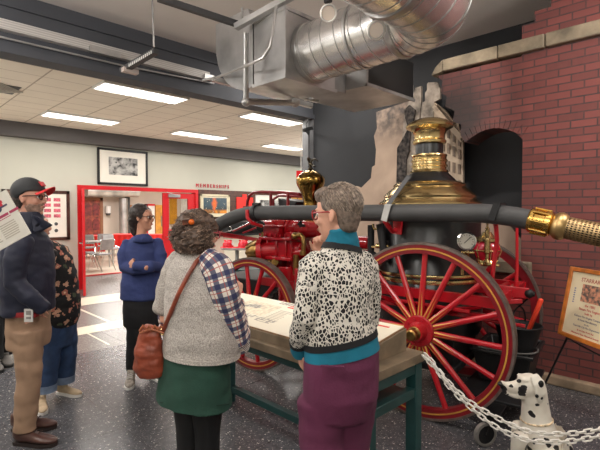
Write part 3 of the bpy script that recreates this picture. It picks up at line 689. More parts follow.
for px0, px1, nm, lb, cc in ((168.5, 176.5, 'yellow_curtain', 'mustard curtain seen through the closed door window', (196, 142, 40)), (180, 189.5, 'white_blind', 'white gridded blind seen through the closed door window', (222, 220, 214))):
    p0, p1 = mr(px0, 197), mr(px1, 224); t = thing(nm, lb, 'curtain', (p0.x, VM - .1, p1.z)); a = MB(); n = 24
    for k in range(n):
        x0, x1 = p0.x + (p1.x - p0.x) * k / n, p0.x + (p1.x - p0.x) * (k + 1) / n; y0, y1 = VM - .1 - .03 * math.sin(k * 1.5), VM - .1 - .03 * math.sin((k + 1) * 1.5); a.add([(x0, y0, p1.z), (x1, y1, p1.z), (x1, y1, p0.z), (x0, y0, p0.z), (x0, y0 + .02, p1.z), (x1, y1 + .02, p1.z), (x1, y1 + .02, p0.z), (x0, y0 + .02, p0.z)], [(0, 1, 2, 3), (7, 6, 5, 4)])
    obj('fabric', a, M(nm, cc, .8, 0, .08, 6), t); a = MB(); a.bx((p0.x - .05, VM - .13, p0.z - .01), (p1.x + .05, VM + .0, p0.z + .05)); obj('rod', a, m_steel, t)
# long tables under red cloths
m_cloth = M('red_cloth', (222, 44, 40), .7, 0, .06, 3)
def clothed(px0, px1, dep, lb, lc):
    p, q = at(px0, 233, dep), at(px1, 233, dep); t = thing('cloth_table', lb, 'table', ((p.x + q.x) / 2, (p.y + q.y) / 2, 0), R(-45), 'cloth covered tables in the meeting room')
    L = (q - p).length / 2; a = MB(); a.bx((-L, -.35, .72), (L, .35, .75)); obj('table_top', a, m_white, t, local=True)
    for sx in (-1, 1):
        for sy in (-.28, .28): a = MB(); a.tube([(sx * (L - .15), sy, 0), (sx * (L - .15), sy, .72)], .018); obj('leg', a, m_steel, t, local=True)
    a = MB(); n = 48
    for i in range(n):
        x0, x1 = -L - .02 + (2 * L + .04) * i / n, -L - .02 + (2 * L + .04) * (i + 1) / n; y0, y1 = -.37 - .018 * math.sin(i * 1.3), -.37 - .018 * math.sin((i + 1) * 1.3)
        a.add([(x0, y0, .22), (x1, y1, .22), (x1, -.365, .76), (x0, -.365, .76), (x0, .37, .76), (x1, .37, .76), (x0, .37, .3), (x1, .37, .3)], [(0, 1, 2, 3), (3, 2, 5, 4), (4, 5, 7, 6)])
    a.v = [WM[t] @ q for q in a.v]; tag(obj('tablecloth', a, m_cloth), lc, 'tablecloth', 'red tablecloths in the meeting room')
clothed(86, 109, 15.7, 'long white table under the shorter red cloth at the left of the meeting room', 'shorter red cloth on the table at the left of the meeting room')
clothed(113, 165, 16.6, 'longer white table under a red cloth behind the visitor in blue', 'longer red cloth hanging behind the visitor in blue')
# stacking chairs
m_cseat = M('grey_vinyl', (150, 150, 152), .5, 0, .08, 5)
def chair_proto(label):
    t = thing('folding_chair', label, 'chair', (0, 0, 0), 0, 'grey chairs in the meeting room')
    a = MB(); a.loft([(0, -.2, .45), (0, .2, .44)], [.22, .2], [.02, .02], n=16, side=(1, 0, 0)); a.box((0, 0, .45), (.42, .4, .035)); obj('seat', a, m_cseat, t, local=True, bev=.012)
    a = MB(); a.box((0, .24, .72), (.42, .03, .3), Matrix.Rotation(R(-10), 3, 'X')); obj('backrest', a, m_cseat, t, local=True, bev=.012)
    for sx in (-1, 1):
        a = MB(); a.tube([(sx * .22, -.24, 0), (sx * .22, -.1, .44), (sx * .22, .2, .5), (sx * .22, .27, .85)], .012); obj('leg', a, m_chrome, t, local=True)
        a = MB(); a.tube([(sx * .22, .3, 0), (sx * .22, .05, .44)], .012); obj('leg', a, m_chrome, t, local=True)
    return t
CH = [(101, 262, 12.0, 200, 'grey chair nearest the open doorway with its back to us'), (87, 260, 12.4, 80, 'grey chair half hidden by the left doorway frame'),
      (114, 250, 14.0, 20, 'grey chair facing the longer red clothed table'), (88, 248, 14.3, 150, 'grey chair at the left red clothed table'), (105, 247, 14.9, 160, 'second grey chair along the left red clothed table')]
pr = None
for px, py, dd, rz, lb in CH:
    c = at(px, py, dd); c.z = 0
    if pr is None: pr = chair_proto(lb); o = pr; o.location = c; o.rotation_euler = (0, 0, R(rz))
    else: o = dup(pr, c, R(rz), lb)
c = at(95, 247, 13.0); t = thing('grey_table', 'plain grey table among the chairs inside the doorway', 'table', (c.x, c.y, 0), R(-30))
a = MB(); a.bx((-.5, -.4, .71), (.5, .4, .74)); obj('table_top', a, M('grey_laminate', (150, 146, 142), .4), t, local=True)
for sx in (-1, 1):
    for sy in (-1, 1): a = MB(); a.cyl((sx * .44, sy * .34, 0), (sx * .44, sy * .34, .71), .02); obj('leg', a, m_steel, t, local=True)
# ================================================================ STEAM FIRE ENGINE (frame: x forward, y towards the visitors, z up)
TH = R(36.6); EA = Vector((-math.cos(TH), math.sin(TH))); EN = Vector((-math.sin(TH), -math.cos(TH))); EO = Vector((1.256, 3.846))
def eng(px, py, yl):
    r = ray(px, py); s = (yl + EO.dot(EN)) / (r.x * EN.x + r.y * EN.y); P_ = r * s; q = Vector((P_.x, P_.y)) - EO
    return Vector((q.dot(EA), yl, P_.z + EYE))
E0 = thing('steam_fire_engine', 'antique red, black and brass horse drawn steam fire engine', 'fire engine', c2w(EO.x, EO.y, 0), R(98.4))
def ep(name, mb, mat, parent=E0, **k): return obj(name, mb, mat, parent, local=True, **k)
HY = .583
def wheel(cx, cy, Rw, sgn, nsp, rot0):
    """sgn: +1 outer face towards +y"""
    C0 = Vector((cx, cy, Rw)); Y = Vector((0, sgn, 0))
    a = MB(); a.ring(C0, Rw - .085, Rw - .018, -.06, .0, Y, 72); w = ep('wheel', a, [m_darkred], E0, ang=30)
    a = MB(); a.ring(C0, Rw - .018, Rw, -.066, .004, Y, 72); ep('tyre', a, m_tyre, w, ang=30)
    a = MB(); a.ring(C0, Rw - .056, Rw - .045, -.001, .002, Y, 72); ep('gold_stripe', a, m_gold, w, ang=30)
    for k in range(nsp):
        q = R(rot0 + 360 / nsp * k); o = Vector((math.cos(q), 0, math.sin(q)))
        p0 = C0 + o * .1 + Y * (-.01); p1 = C0 + o * (Rw - .08) - Y * .032
        ln = (p1 - p0).length; tdir = (p1 - p0).normalized(); sd = o.cross(Vector((0, 1, 0)))
        a = MB(); a.loft([p0, p0.lerp(p1, .3), p0.lerp(p1, .75), p1], [.026, .0245, .02, .022], [.022, .021, .018, .02], side=sd, n=10)
        u = Y; b0 = p0 + o * .02 + Y * .0225
        for s_ in (-1, 1):                # gold feather stripes near the hub
            a.add([b0 + sd * s_ * .008, b0 + sd * s_ * .019 - Y * .006, p0.lerp(p1, .42) + sd * s_ * .006 + Y * .0212], [(0, 1, 2)], 1)
        ep('spoke', a, [m_red, m_gold], w, ang=30)
    a = MB(); a.lathe([(.0, -.1), (.1, -.1), (.115, -.06), (.12, -.01), (.12, .018), (.112, .026), (.075, .03), (.068, .05), (.06, .1), (0, .1)], C0, Y, 32); hb = ep('hub', a, m_red, w)
    for k in range(10):
        a = MB(); q = 2 * math.pi * k / 10; a.cyl(C0 + Vector((math.cos(q), 0, math.sin(q))) * .095 + Y * .015, C0 + Vector((math.cos(q), 0, math.sin(q))) * .095 + Y * .038, .0095, n=6); ep('hub_bolt', a, m_red, w)
    a = MB(); a.lathe([(.0, .08), (.05, .08), (.052, .1), (.04, .112), (.036, .13), (.042, .14), (.042, .165), (.03, .175), (0, .175)], C0, Y, 24); ep('hub_cap', a, m_oldbrass, w)
RW, RF, LX = .676, .564, 1.75
wheel(0, HY, RW, 1, 16, 3); wheel(0, -HY, RW, -1, 16, 8)
wheel(LX, HY, RF, 1, 14, 4); wheel(LX, -HY, RF, -1, 14, 10)
a = MB(); a.cyl((0, -HY, RW), (0, HY, RW), .035); a.box((0, 0, RW), (.08, .85, .09)); ep('rear_axle', a, m_red)
a = MB(); a.cyl((LX, -HY, RF), (LX, HY, RF), .032); a.box((LX, 0, RF + .03), (.09, .9, .1)); a.lathe([(.26, RF + .09), (.26, RF + .13), (.2, RF + .13), (.2, RF + .09)], (LX, 0, 0), n=28); ep('front_axle', a, m_red)
# ---- boiler
BX = .15; bc = (BX, 0, 0)
a = MB(); a.lathe([(0, .56), (.425, .56), (.445, .6), (.45, .72), (.445, 1.03), (.43, 1.05), (.43, 1.63), (0, 1.63)], bc, n=56); bo = ep('boiler', a, m_black)
a = MB(); a.lathe([(.44, 1.0), (.452, 1.005), (.455, 1.02), (.452, 1.035), (.44, 1.04)], bc, n=56); a.lathe([(.44, 1.05), (.45, 1.053), (.453, 1.064), (.45, 1.077), (.43, 1.08)], bc, n=56); ep('brass_band', a, m_brass, bo)
a = MB()
for k in range(26):
    q = 2 * math.pi * k / 26; a.sph((BX + .432 * math.cos(q), .432 * math.sin(q), 1.59), .008, n=6, m=4)
    a.sph((BX + .449 * math.cos(q), .449 * math.sin(q), .68), .008, n=6, m=4)
ep('rivets', a, m_black, bo)
a = MB(); a.lathe([(.43, 1.615), (.437, 1.62), (.437, 1.655), (.425, 1.668), (.40, 1.68), (.388, 1.70), (.392, 1.718), (.384, 1.73), (.36, 1.752), (.335, 1.775), (.312, 1.79), (.306, 1.798), (.31, 1.812), (.296, 1.826), (.27, 1.838), (.236, 1.846), (.2, 1.85), (0, 1.85)], bc, n=64); dm = ep('dome', a, m_brass)
a = MB(); a.lathe([(.236, 1.842), (.232, 1.85), (.19, 1.893), (.155, 1.927), (.15, 1.935), (0, 1.935)], bc, n=48); ep('dome_collar', a, m_black, dm)
a = MB(); a.lathe([(.0, 1.92), (.158, 1.92), (.165, 1.93), (.158, 1.944), (.147, 1.95), (.147, 1.972), (.155, 1.978), (.155, 1.988), (.147, 1.994), (.147, 2.016), (.155, 2.022), (.155, 2.034), (.146, 2.042), (.146, 2.062), (.152, 2.07), (.15, 2.08), (.12, 2.086), (0, 2.086)], bc, n=48); sk = ep('chimney', a, m_brass)
a = MB(); a.lathe([(0, 2.08), (.118, 2.08), (.118, 2.18), (0, 2.18)], bc, n=40); ep('chimney_band', a, m_black, sk)
a = MB(); a.lathe([(0, 2.17), (.124, 2.17), (.142, 2.18), (.144, 2.2), (.132, 2.215), (.132, 2.255), (.14, 2.27), (.148, 2.29), (.17, 2.303), (.2, 2.318), (.203, 2.33), (.19, 2.35), (.15, 2.374), (.11, 2.39), (.1, 2.393), (.095, 2.35), (0, 2.35)], bc, n=48); ep('chimney_cap', a, m_brass, sk)
a = MB(); p, q = eng(388, 205, .44), eng(409, 176, .3); a.bar(p, q, .035, .01, (0, 1, 0)); ep('brace_strap', a, m_dgrey)
# ---- chassis
a = MB()
for y in (-.46, .46):
    a.bar((-.56, y, .93), (.7, y, .95), .05, .075); a.bar((.7, y, .95), (1.35, y * .8, .86), .05, .075); a.bar((1.35, y * .8, .86), (1.85, y * .7, .86), .05, .08)
a.bar((-.52, -.46, .94), (-.52, .46, .94), .06, .07); a.bar((.72, -.46, .93), (.72, .46, .93), .06, .07); ep('chassis_frame', a, m_red)
for y in (-.45, .45):
    a = MB()
    for k in range(4):
        n = 14; h = .3 - .05 * k; pts = [Vector((-.0 + h * 1.7 * (j / n * 2 - 1), y, .9 - .055 - .018 * k - .0 + .07 * (1 - (1 - (j / n * 2 - 1) ** 2)) * h / .3)) for j in range(n + 1)]
        a.loft(pts, .03, .008, side=(0, 1, 0), n=6)
    a.box((0, y, .8), (.09, .08, .09)); a.box((0, y, .73), (.06, .07, .12)); ep('leaf_spring', a, m_red)
a = MB(); a.bar((-.6, .43, .82), (.5, .43, .83), .03, .03); a.tube([(-.7, .4, .78), (-.2, .42, .8), (.3, .42, .83)], .014); a.tube([eng(395, 300, .5), eng(470, 312, .5)], .016); ep('brake_rod', a, m_red)
a = MB(); a.bx((-.62, -.34, .26), (.5, .34, .34)) if False else a.bx((-.2, -.34, .3), (.5, .34, .36)); a.bx((-.18, -.3, .34), (.55, .3, .57)); ep('ash_pan', a, m_iron, bev=.01)
# rear platform
a = MB()
KN = eng(529, 293.5, .05)
a.bar(eng(474, 287, .12), KN, .03, .08); a.bar(eng(478, 303, .2), eng(522, 301, .06), .03, .035); a.tube([Vector((-.42, -.4, .95)), Vector((-.42, .3, .95))], .022, 8)
ep('rear_platform', a, m_red, bev=.004)
a = MB(); a.sph(KN, .036); a.cyl(KN + Vector((.04, 0, 0)), KN - Vector((.04, 0, 0)), .02); ep('platform_knob', a, m_iron)
# hose posts
a = MB(); a.tube([eng(490, 300, .45), eng(493, 270, .45), eng(497, 240, .47), eng(496, 226, .5), eng(494, 217, .53)], [.018, .016, .015, .016, .02], 10); a.box(eng(495, 219, .53), (.07, .03, .05)); pst = ep('hose_post', a, m_red)
a = MB(); a.bar(eng(491, 220, .65), eng(497, 204, .65), .045, .014, (0, 1, 0)); a.bar(eng(497, 204, .655), eng(503, 204, .5), .04, .014); ep('hose_strap', a, m_iron, pst)
a = MB(); a.tube([eng(516, 292, -.1), eng(517, 262, -.1), eng(517, 228, -.1)], [.018, .013, .011], 8); a.tube([eng(516, 292, -.1), eng(516.4, 281, -.1)], .02, 8); ep('rear_post', a, m_red)
# ---- suction hose
hz = 1.574; hp = [Vector((2.5, .52, 1.33)), Vector((2.36, .55, 1.385)), Vector((2.2, .575, 1.45)), Vector((2.05, .58, 1.507)), Vector((1.92, .58, 1.545)), Vector((1.78, .58, 1.568)), Vector((1.5, .58, hz)), Vector((.9, .58, hz)), Vector((.3, .58, hz)), Vector((-.2, .58, hz)), Vector((-.45, .58, 1.572)), Vector((-.56, .58, 1.562)), Vector((-.66, .58, 1.548)), Vector((-.81, .58, 1.516))]
a = MB(); a.loft(hp, .067, n=24, side=(0, 1, 0)); hs = ep('suction_hose', a, m_hose)
ax = Vector((-.975, .03, -.222)).normalized(); c0 = Vector((-.745, .58, 1.531))
a = MB(); a.lathe([(.05, .0), (.072, .0), (.08, .01), (.08, .03), (.074, .035), (.074, .095), (.08, .1), (.08, .13), (.066, .14), (.05, .14)], c0, ax, 32)
for k in range(8):
    q = 2 * math.pi * k / 8; o = ax.orthogonal().normalized(); o = Matrix.Rotation(q, 3, ax) @ o; a.cyl(c0 + o * .082 + ax * .02, c0 + o * .082 + ax * .12, .008, n=6)
ep('hose_coupling', a, M('bright_brass', (196, 158, 86), .24, 1, .08, 8), hs)
a = MB(); a.lathe([(.05, .13), (.062, .135), (.085, .16), (.09, .185), (.082, .21), (.066, .225), (.05, .225)], c0, ax, 32); ep('strainer_neck', a, M('dull_brass', (186, 156, 108), .4, 1, .12, 8), hs)
a = MB(); n = 30; m_ = 26; o1 = ax.orthogonal().normalized(); o2 = ax.cross(o1); L0, L1 = .22, .78
def sp(i, j, rr=.0): q = 2 * math.pi * j / n; rd = .07 + .006 * i / m_ + rr; return c0 + ax * (L0 + (L1 - L0) * i / m_) + (o1 * math.cos(q) + o2 * math.sin(q)) * rd
for i in range(m_):
    for j in range(n):
        Q = [sp(i, j), sp(i, j + 1), sp(i + 1, j + 1), sp(i + 1, j)]; cc = sum(Q, Vector()) / 4; I = [cc.lerp(x, .56) for x in Q]; D = [x - (cc - (c0 + ax * ((cc - c0).dot(ax)))).normalized() * .006 for x in I]
        a.add(Q + I + D, [(0, 1, 5, 4), (1, 2, 6, 5), (2, 3, 7, 6), (3, 0, 4, 7), (4, 5, 9, 8), (5, 6, 10, 9), (6, 7, 11, 10), (7, 4, 8, 11)])
a.lathe([(.0, L1), (.078, L1), (.08, L1 + .012), (0, L1 + .02)], c0, ax, 30); st = ep('strainer', a, M('strainer_brass', (168, 142, 104), .45, 1, .1, 8), hs, flat=True)
a = MB(); a.loft([c0 + ax * .2, c0 + ax * .775], .058, n=20); ep('strainer_core', a, m_iron, st)
# brackets
a = MB(); a.bar(eng(384, 221, .655), eng(388, 205, .655), .05, .014, (0, 1, 0)); a.bar(eng(388, 205, .66), eng(390, 205, .5), .05, .014); ep('hose_strap', a, m_steel, hs)
a = MB(); a.tube([eng(385, 221, .63), eng(388, 226, .58), eng(392, 231, .52), eng(397, 229, .45)], .02, 8); a.bar(eng(398, 221, .46), eng(397, 234, .46), .07, .03, (0, 1, 0)); ep('hose_bracket', a, m_red)
a = MB(); c = Vector((1.665, .58, 1.572)); a.torus(c, .075, .012, (1, 0, -.1), n=28, k=6, ry=.03); a.box(c + Vector((0, 0, .082)), (.07, .05, .035)); ep('hose_strap', a, m_black_p, hs)
a = MB(); a.tube([c + Vector((.05, .08, .03)), c + Vector((.04, .085, -.05)), c + Vector((.01, .05, -.1)), c + Vector((-.02, -.06, -.13))], .018, 8); ep('hose_bracket', a, m_red)
# ---- gauge
gc = eng(467, 241, .47); gx = Vector((-.15, 1, .05)).normalized()
a = MB(); a.lathe([(0, -.035), (.055, -.035), (.06, -.02), (.06, .0), (.068, .008), (.068, .018), (.058, .022), (.055, .012), (0, .012)], gc, gx, 36); gg = ep('pressure_gauge', a, m_chrome)
a = MB(); a.lathe([(0, .012), (.054, .012), (.054, .0135), (0, .0135)], gc, gx, 32); dl = ep('dial', a, M('silver_dial', (168, 162, 150), .45, .2, .03, 8), gg)
a = MB(); a.bar(gc + gx * .016 + Vector((.02, 0, -.02)), gc + gx * .016 + Vector((-.028, 0, .03)), .005, .002, gx)
for k in range(11):
    q = R(-30 + 24 * k); o = Vector((math.cos(q), 0, math.sin(q))); o = (o - gx * o.dot(gx)).normalized(); a.bar(gc + gx * .0145 + o * .04, gc + gx * .0145 + o * .049, .004, .002, gx)
ep('needle', a, m_black_p, gg)
a = MB(); a.tube([gc - gx * .02 + Vector((0, 0, -.05)), gc - gx * .02 + Vector((0, 0, -.1)), gc - gx * .08 + Vector((0, 0, -.12))], .011); a.tube([gc - gx * .02 + Vector((.04, 0, -.085)), gc - gx * .02 + Vector((-.05, 0, -.085))], .009); a.sph(gc - gx * .02 + Vector((0, 0, -.085)), .018); ep('gauge_cock', a, m_brass, gg)
# ---- red lantern and whistle
lc = eng(487, 250, .2)
a = MB(); a.lathe([(0, -.08), (.06, -.08), (.09, -.045), (.1, 0), (.09, .045), (.06, .07), (0, .07)], lc, n=28); g = G('ruby_glass'); g.out((170, 14, 40), .12, coat=.6); ln = ep('lantern', a, g.m)
a = MB(); a.lathe([(0, .06), (.06, .06), (.085, .07), (.085, .09), (.05, .11), (.03, .14), (0, .14)], lc, n=24); a.lathe([(0, -.12), (.06, -.12), (.075, -.1), (.055, -.065), (0, -.065)], lc, n=24)
for k in range(6):
    q = 2 * math.pi * k / 6; o = Vector((math.cos(q), math.sin(q), 0)); a.tube([lc + o * .07 + Vector((0, 0, -.1)), lc + o * .106, lc + o * .07 + Vector((0, 0, .08))], .0035, 6)
a.torus(lc, .106, .0035, (0, 0, 1), n=28, k=5); ep('lantern_cage', a, m_brass, ln)
wc = eng(487, 262, .33); a = MB(); a.lathe([(0, -.02), (.03, -.02), (.03, 0), (.012, .02), (.012, .06), (.02, .07), (.02, .17), (.012, .18), (.016, .2), (.016, .25), (.006, .27), (.01, .3), (0, .31)], wc, n=20); a.tube([wc + Vector((.09, 0, -.02)), wc + Vector((-.09, 0, -.02))], .012); a.tube([wc + Vector((.06, 0, .02)), wc + Vector((.06, 0, -.09))], .01); ep('steam_whistle', a, m_brass)
a = MB(); a.lathe([(0, 0), (.012, 0), (.012, .13), (.02, .135), (.02, .15), (0, .16)], eng(462, 275, .46), n=12); a.tube([eng(460, 262, .46), eng(472, 262, .46)], .008); ep('try_cock', a, m_brass)
# small pipes ahead of the boiler
a = MB(); a.tube([eng(371, 225, .35), eng(371, 262, .35)], .03, 10); a.tube([eng(371, 252, .35), eng(382, 258, .35), eng(388, 240, .38)], .02, 8); a.cyl(eng(380, 224, .4), eng(386, 262, .4), .035); ep('steam_pipe', a, m_iron)
a = MB(); a.tube([eng(373, 224, .4), eng(374, 229, .4), eng(384, 229, .4)], .011); a.tube([eng(372, 247, .4), eng(388, 246, .4)], .012); a.lathe([(0, -.03), (.022, -.03), (.022, .03), (0, .03)], eng(380, 246, .4), (1, 0, 0), n=12); ep('brass_valve', a, m_brass)
m_pump = M('pump_red', (150, 14, 24), .25, 0, .1, 4, coat=.5)
# ---- pump group
YP = .2
def pz(px, py, y=YP): return eng(px, py, y)
a = MB()
c = pz(287.5, 247); a.box(c, (.36, .34, .19)); a.box(c + Vector((0, .02, .095)), (.42, .4, .03)); a.box(c + Vector((0, .02, -.1)), (.42, .4, .035)); a.cyl(c + Vector((-.24, .05, -.02)), c + Vector((.28, .05, -.02)), .09, n=20); a.box(c + Vector((.08, .03, .16)), (.2, .3, .1)); a.box(c + Vector((.08, .03, .215)), (.24, .34, .022)); a.box(c + Vector((-.12, .0, .13)), (.1, .26, .06))
for x_ in (-.12, .0, .12): a.box(c + Vector((x_, .18, 0)), (.025, .03, .16))
ep('pump_body', a, m_pump, bev=.008)
a = MB()
for k in range(7): a.cyl(c + Vector((-.2 + .067 * k, .2, .115)), c + Vector((-.2 + .067 * k, .2, .145)), .012, n=6); a.cyl(c + Vector((-.2 + .067 * k, .2, -.12)), c + Vector((-.2 + .067 * k, .2, -.075)), .012, n=6)
ep('flange_bolts', a, m_pump)
a = MB(); c = pz(303, 229); a.cyl(c + Vector((.16, 0, 0)), c + Vector((-.22, 0, 0)), .085, n=24); a.lathe([(0, 0), (.1, 0), (.1, .03), (0, .03)], c + Vector((.14, 0, 0)), (1, 0, 0), 24); a.lathe([(0, -.08), (.12, -.06), (.13, .0), (.12, .02), (0, .02)], c + Vector((-.02, 0, .04)), n=24); ep('upper_chamber', a, m_pump)
a = MB(); c = pz(271, 226); a.cyl(c + Vector((-.1, -.1, 0)), c + Vector((.0, .14, 0)), .062, n=20); a.box(c + Vector((-.12, -.02, .0)), (.2, .16, .13)); vb = ep('valve_box', a, m_pump, bev=.006)
a = MB(); a.cyl(c + Vector((0, .13, 0)), c + Vector((.0, .17, 0)), .058, n=20); ep('port_ring', a, m_iron, vb)
a = MB(); a.cyl(c + Vector((0, .165, 0)), c + Vector((0, .173, 0)), .042, n=20); ep('port', a, m_black_p, vb)
a = MB(); p, q = pz(264, 222), pz(264, 240); a.loft([q - Vector((0, 0, .05)), q, p, p + Vector((0, 0, .05))], [.045, .03, .03, .045], n=14); a.sph(q, .05); ep('oil_column', a, m_oldbrass)
a = MB(); a.tube([pz(294, 236, .42), pz(301, 235, .42), pz(303, 237, .42), pz(304, 244, .42), pz(303, 253, .42)], .022, 10); a.sph(pz(295, 236, .42), .036); a.cyl(pz(303, 251, .42), pz(303, 255, .42), .03); ep('brass_elbow', a, m_oldbrass)
a = MB(); a.tube([pz(300, 221, .44), pz(301, 227, .44)], .018); a.bar(pz(298, 224, .45), pz(305, 226, .45), .02, .02); ep('lever', a, m_iron)
a = MB()
for x in (-.1, .1):
    c = pz(287, 266) + Vector((x, 0, 0)); a.lathe([(0, -.12), (.1, -.12), (.1, -.1), (.088, -.09), (.088, .08), (.1, .09), (.1, .11), (0, .11)], c, n=22)
a.box(pz(287, 254) + Vector((0, -.05, -.02)), (.36, .3, .08)); a.cyl(pz(306, 252, .3), pz(290, 254, .3), .05); ep('pump_barrel', a, m_pump)
a = MB(); a.sph(pz(272, 262, .34), .06); a.cyl(pz(270, 262, .3), pz(275, 262, .42), .035); ep('drain_cock', a, m_oldbrass); a = MB(); a.lathe([(0, -.1), (.03, -.1), (.03, .1), (0, .1)], pz(296, 265, .36), n=12); ep('drain_cock', a, m_oldbrass)
a = MB(); c = pz(262, 251, .38); dr = Vector((.9, .42, -.1)).normalized(); a.lathe([(0, -.2), (.09, -.2), (.09, -.02), (.13, -.02), (.13, .03), (0, .03)], c, dr, 26); ep('outlet_flange', a, m_pump)
a = MB(); a.lathe([(0, .03), (.12, .03), (.115, .06), (.1, .1), (.07, .15), (.03, .17), (0, .17)], c, dr, 26)
for k in range(8):
    q = 2 * math.pi * k / 8; o = Matrix.Rotation(q, 3, dr) @ dr.orthogonal().normalized(); a.bar(c + o * .115 + dr * .04, c + o * .07 + dr * .15, .025, .03, o)
ep('outlet_cap', a, m_oldbrass)
a = MB(); c = pz(300, 290); a.box(c, (.26, .3, .42)); a.lathe([(0, -.25), (.1, -.25), (.1, .25), (0, .25)], c + Vector((.08, .1, 0)), n=20); a.lathe([(0, -.25), (.1, -.25), (.1, .25), (0, .25)], c + Vector((-.14, .12, 0)), n=20); a.box(Vector((1.0, .1, .95)), (.7, .34, .14)); a.cyl(Vector((1.1, .25, 1.12)), Vector((.62, .25, 1.12)), .12, n=20); a.box(Vector((1.0, .2, 1.22)), (.4, .22, .2)); a.cyl(Vector((.85, .2, 1.3)), Vector((.62, .2, 1.3)), .06); ep('steam_cylinder', a, m_pump, bev=.01)
# ---- brass air chamber with eagle
c = Vector((eng(310.5, 180, 0).x, 0, 0)); z0 = 1.6
a = MB(); a.lathe([(0, 1.36), (.1, 1.36), (.1, 1.4), (.068, 1.42), (.075, 1.58), (.08, 1.63), (.074, 1.67), (.076, 1.71), (.088, 1.745), (.1, 1.78), (.113, 1.806), (.127, 1.833), (.14, 1.858), (.149, 1.882), (.153, 1.912), (.15, 1.935), (.135, 1.957), (.112, 1.978), (.085, 1.997), (.05, 2.015), (.02, 2.026), (0, 2.028)], c, n=44); ac = ep('air_chamber', a, M('chamber_brass', (158, 126, 66), .16, 1, .08, 6))
a = MB(); a.lathe([(0, 2.02), (.03, 2.03), (.018, 2.05), (0, 2.055)], c, n=14)
e = c + Vector((0, 0, 2.085)); a.sph(e, (.022, .02, .036), Matrix.Rotation(R(30), 3, 'Y')); a.sph(e + Vector((.026, 0, .042)), (.014, .012, .014)); a.loft([e + Vector((.036, 0, .042)), e + Vector((.05, 0, .034))], [.006, .002], n=6)
for s_ in (-1, 1):
    a.loft([e + Vector((.008, s_ * .014, .015)), e + Vector((.002, s_ * .034, .05)), e + Vector((-.022, s_ * .05, .058)), e + Vector((-.055, s_ * .062, .03))], [.012, .02, .02, .005], [.006, .006, .005, .003], side=(1, 0, .3), n=8, dome=.5)
a.loft([e + Vector((-.015, 0, -.015)), e + Vector((-.055, 0, -.028))], [.014, .022], [.008, .005], side=(0, 1, 0), n=8); a.cyl(e + Vector((0, .01, -.02)), e + Vector((0, .01, -.045)), .006); a.cyl(e + Vector((0, -.01, -.02)), e + Vector((0, -.01, -.045)), .006)
ep('eagle_finial', a, M('bronze_eagle', (74, 66, 52), .4, .8, .2, 30), ac)
# ---- driver seat
YR = -.02
a = MB(); pts = [eng(247, 207, YR), eng(247.5, 201, YR), eng(249.5, 195.5, YR), eng(254, 192.3, YR), eng(262, 191.8, YR), eng(283, 192.4, YR), eng(299, 194, YR)]
xb = pts[-1].x; xf = pts[0].x
a.tube(pts + [Vector((xb - .02, -.12, 1.755)), Vector((xb - .03, -.42, 1.75)), Vector((xb + .05, -.5, 1.75)), Vector((xf - .1, -.5, 1.79)), Vector((xf, -.5, 1.74)), Vector((xf, -.5, 1.63))], .018, 8)
for px in (270.8, 288): a.tube([eng(px, 191.9, YR), eng(px, 208, YR)], .018, 8)
for x in (xb + .2, xb + .5): a.tube([(x, -.5, 1.77), (x, -.5, 1.63)], .018, 8)
a.bar(eng(244, 207.5, YR), eng(300, 207, YR), .03, .03); a.bar(Vector((xf, -.5, 1.63)), Vector((xb, -.5, 1.63)), .03, .03); ep('seat_rail', a, m_darkred)
a = MB(); a.bx((xb, -.5, 1.56), (xf, .02, 1.61)); ep('driver_seat', a, m_darkred, bev=.01)
for q0, q1 in (((xb + .02, -.4, 1.2), (xb + .1, -.05, 1.56)), ((2.05, -.4, .94), (2.15, -.05, 1.56))): a = MB(); a.bx(q0, q1); ep('seat_support', a, m_darkred)
a = MB(); a.prism([eng(277.5, 198, -.1), eng(297, 201.5, -.1), eng(295, 206, -.1), eng(293.5, 210, -.1), eng(279, 210, -.1), eng(278.5, 205, -.1)], (0, -.34, 0)); ep('seat_cushion', a, M('black_leather', (26, 26, 30), .42, 0, .15, 9, .2, 60), bev=.012)
# footboard, toolbox and long red rail
m_leather = M('worn_black_leather', (34, 34, 36), .5, 0, .2, 8, .3, 40)
a = MB(); a.prism([eng(222, 223, .3), eng(240, 221, .3), eng(249, 222, .3), eng(254, 233, .3), eng(222, 235, .3)], (0, -.5, 0)); fb2 = ep('tool_apron', a, m_leather, bev=.01)
a = MB(); a.torus(eng(230, 229, .31), .025, .006, (0, 1, 0), n=16, k=5); a.tube([eng(223, 233, .31), eng(236, 229, .31), eng(250, 222, .31)], .006); ep('ring', a, m_chrome, fb2)
a = MB(); a.tube([eng(233, 231.5, .33), eng(256, 221, .33)], .01, 6); a.tube([eng(243, 233, .33), eng(263, 225, .33)], .01, 6); a.bar(eng(221, 233.5, .34), eng(270, 242, .34), .03, .035); a.bar(eng(224, 236, -.2), eng(262, 240, -.2), .03, .035); ep('footboard_rail', a, m_red)
a = MB(); a.bx((1.5, -.3, .66), (2.55, .32, .86)); ep('tool_box', a, m_iron, bev=.012)
# tow chain
a = MB(); p, q = eng(262, 300, .35), eng(282, 285, .35)
for k in range(9):
    c = p.lerp(q, k / 8) - Vector((0, 0, .05 * math.sin(math.pi * k / 8))); a.torus(c, .03, .008, Vector((.3, 1, 0)) if k % 2 else Vector((.5, 0, 1)), n=12, k=5)
ep('safety_chain', a, M('old_chain_iron', (70, 62, 58), .5, .7, .2, 20))

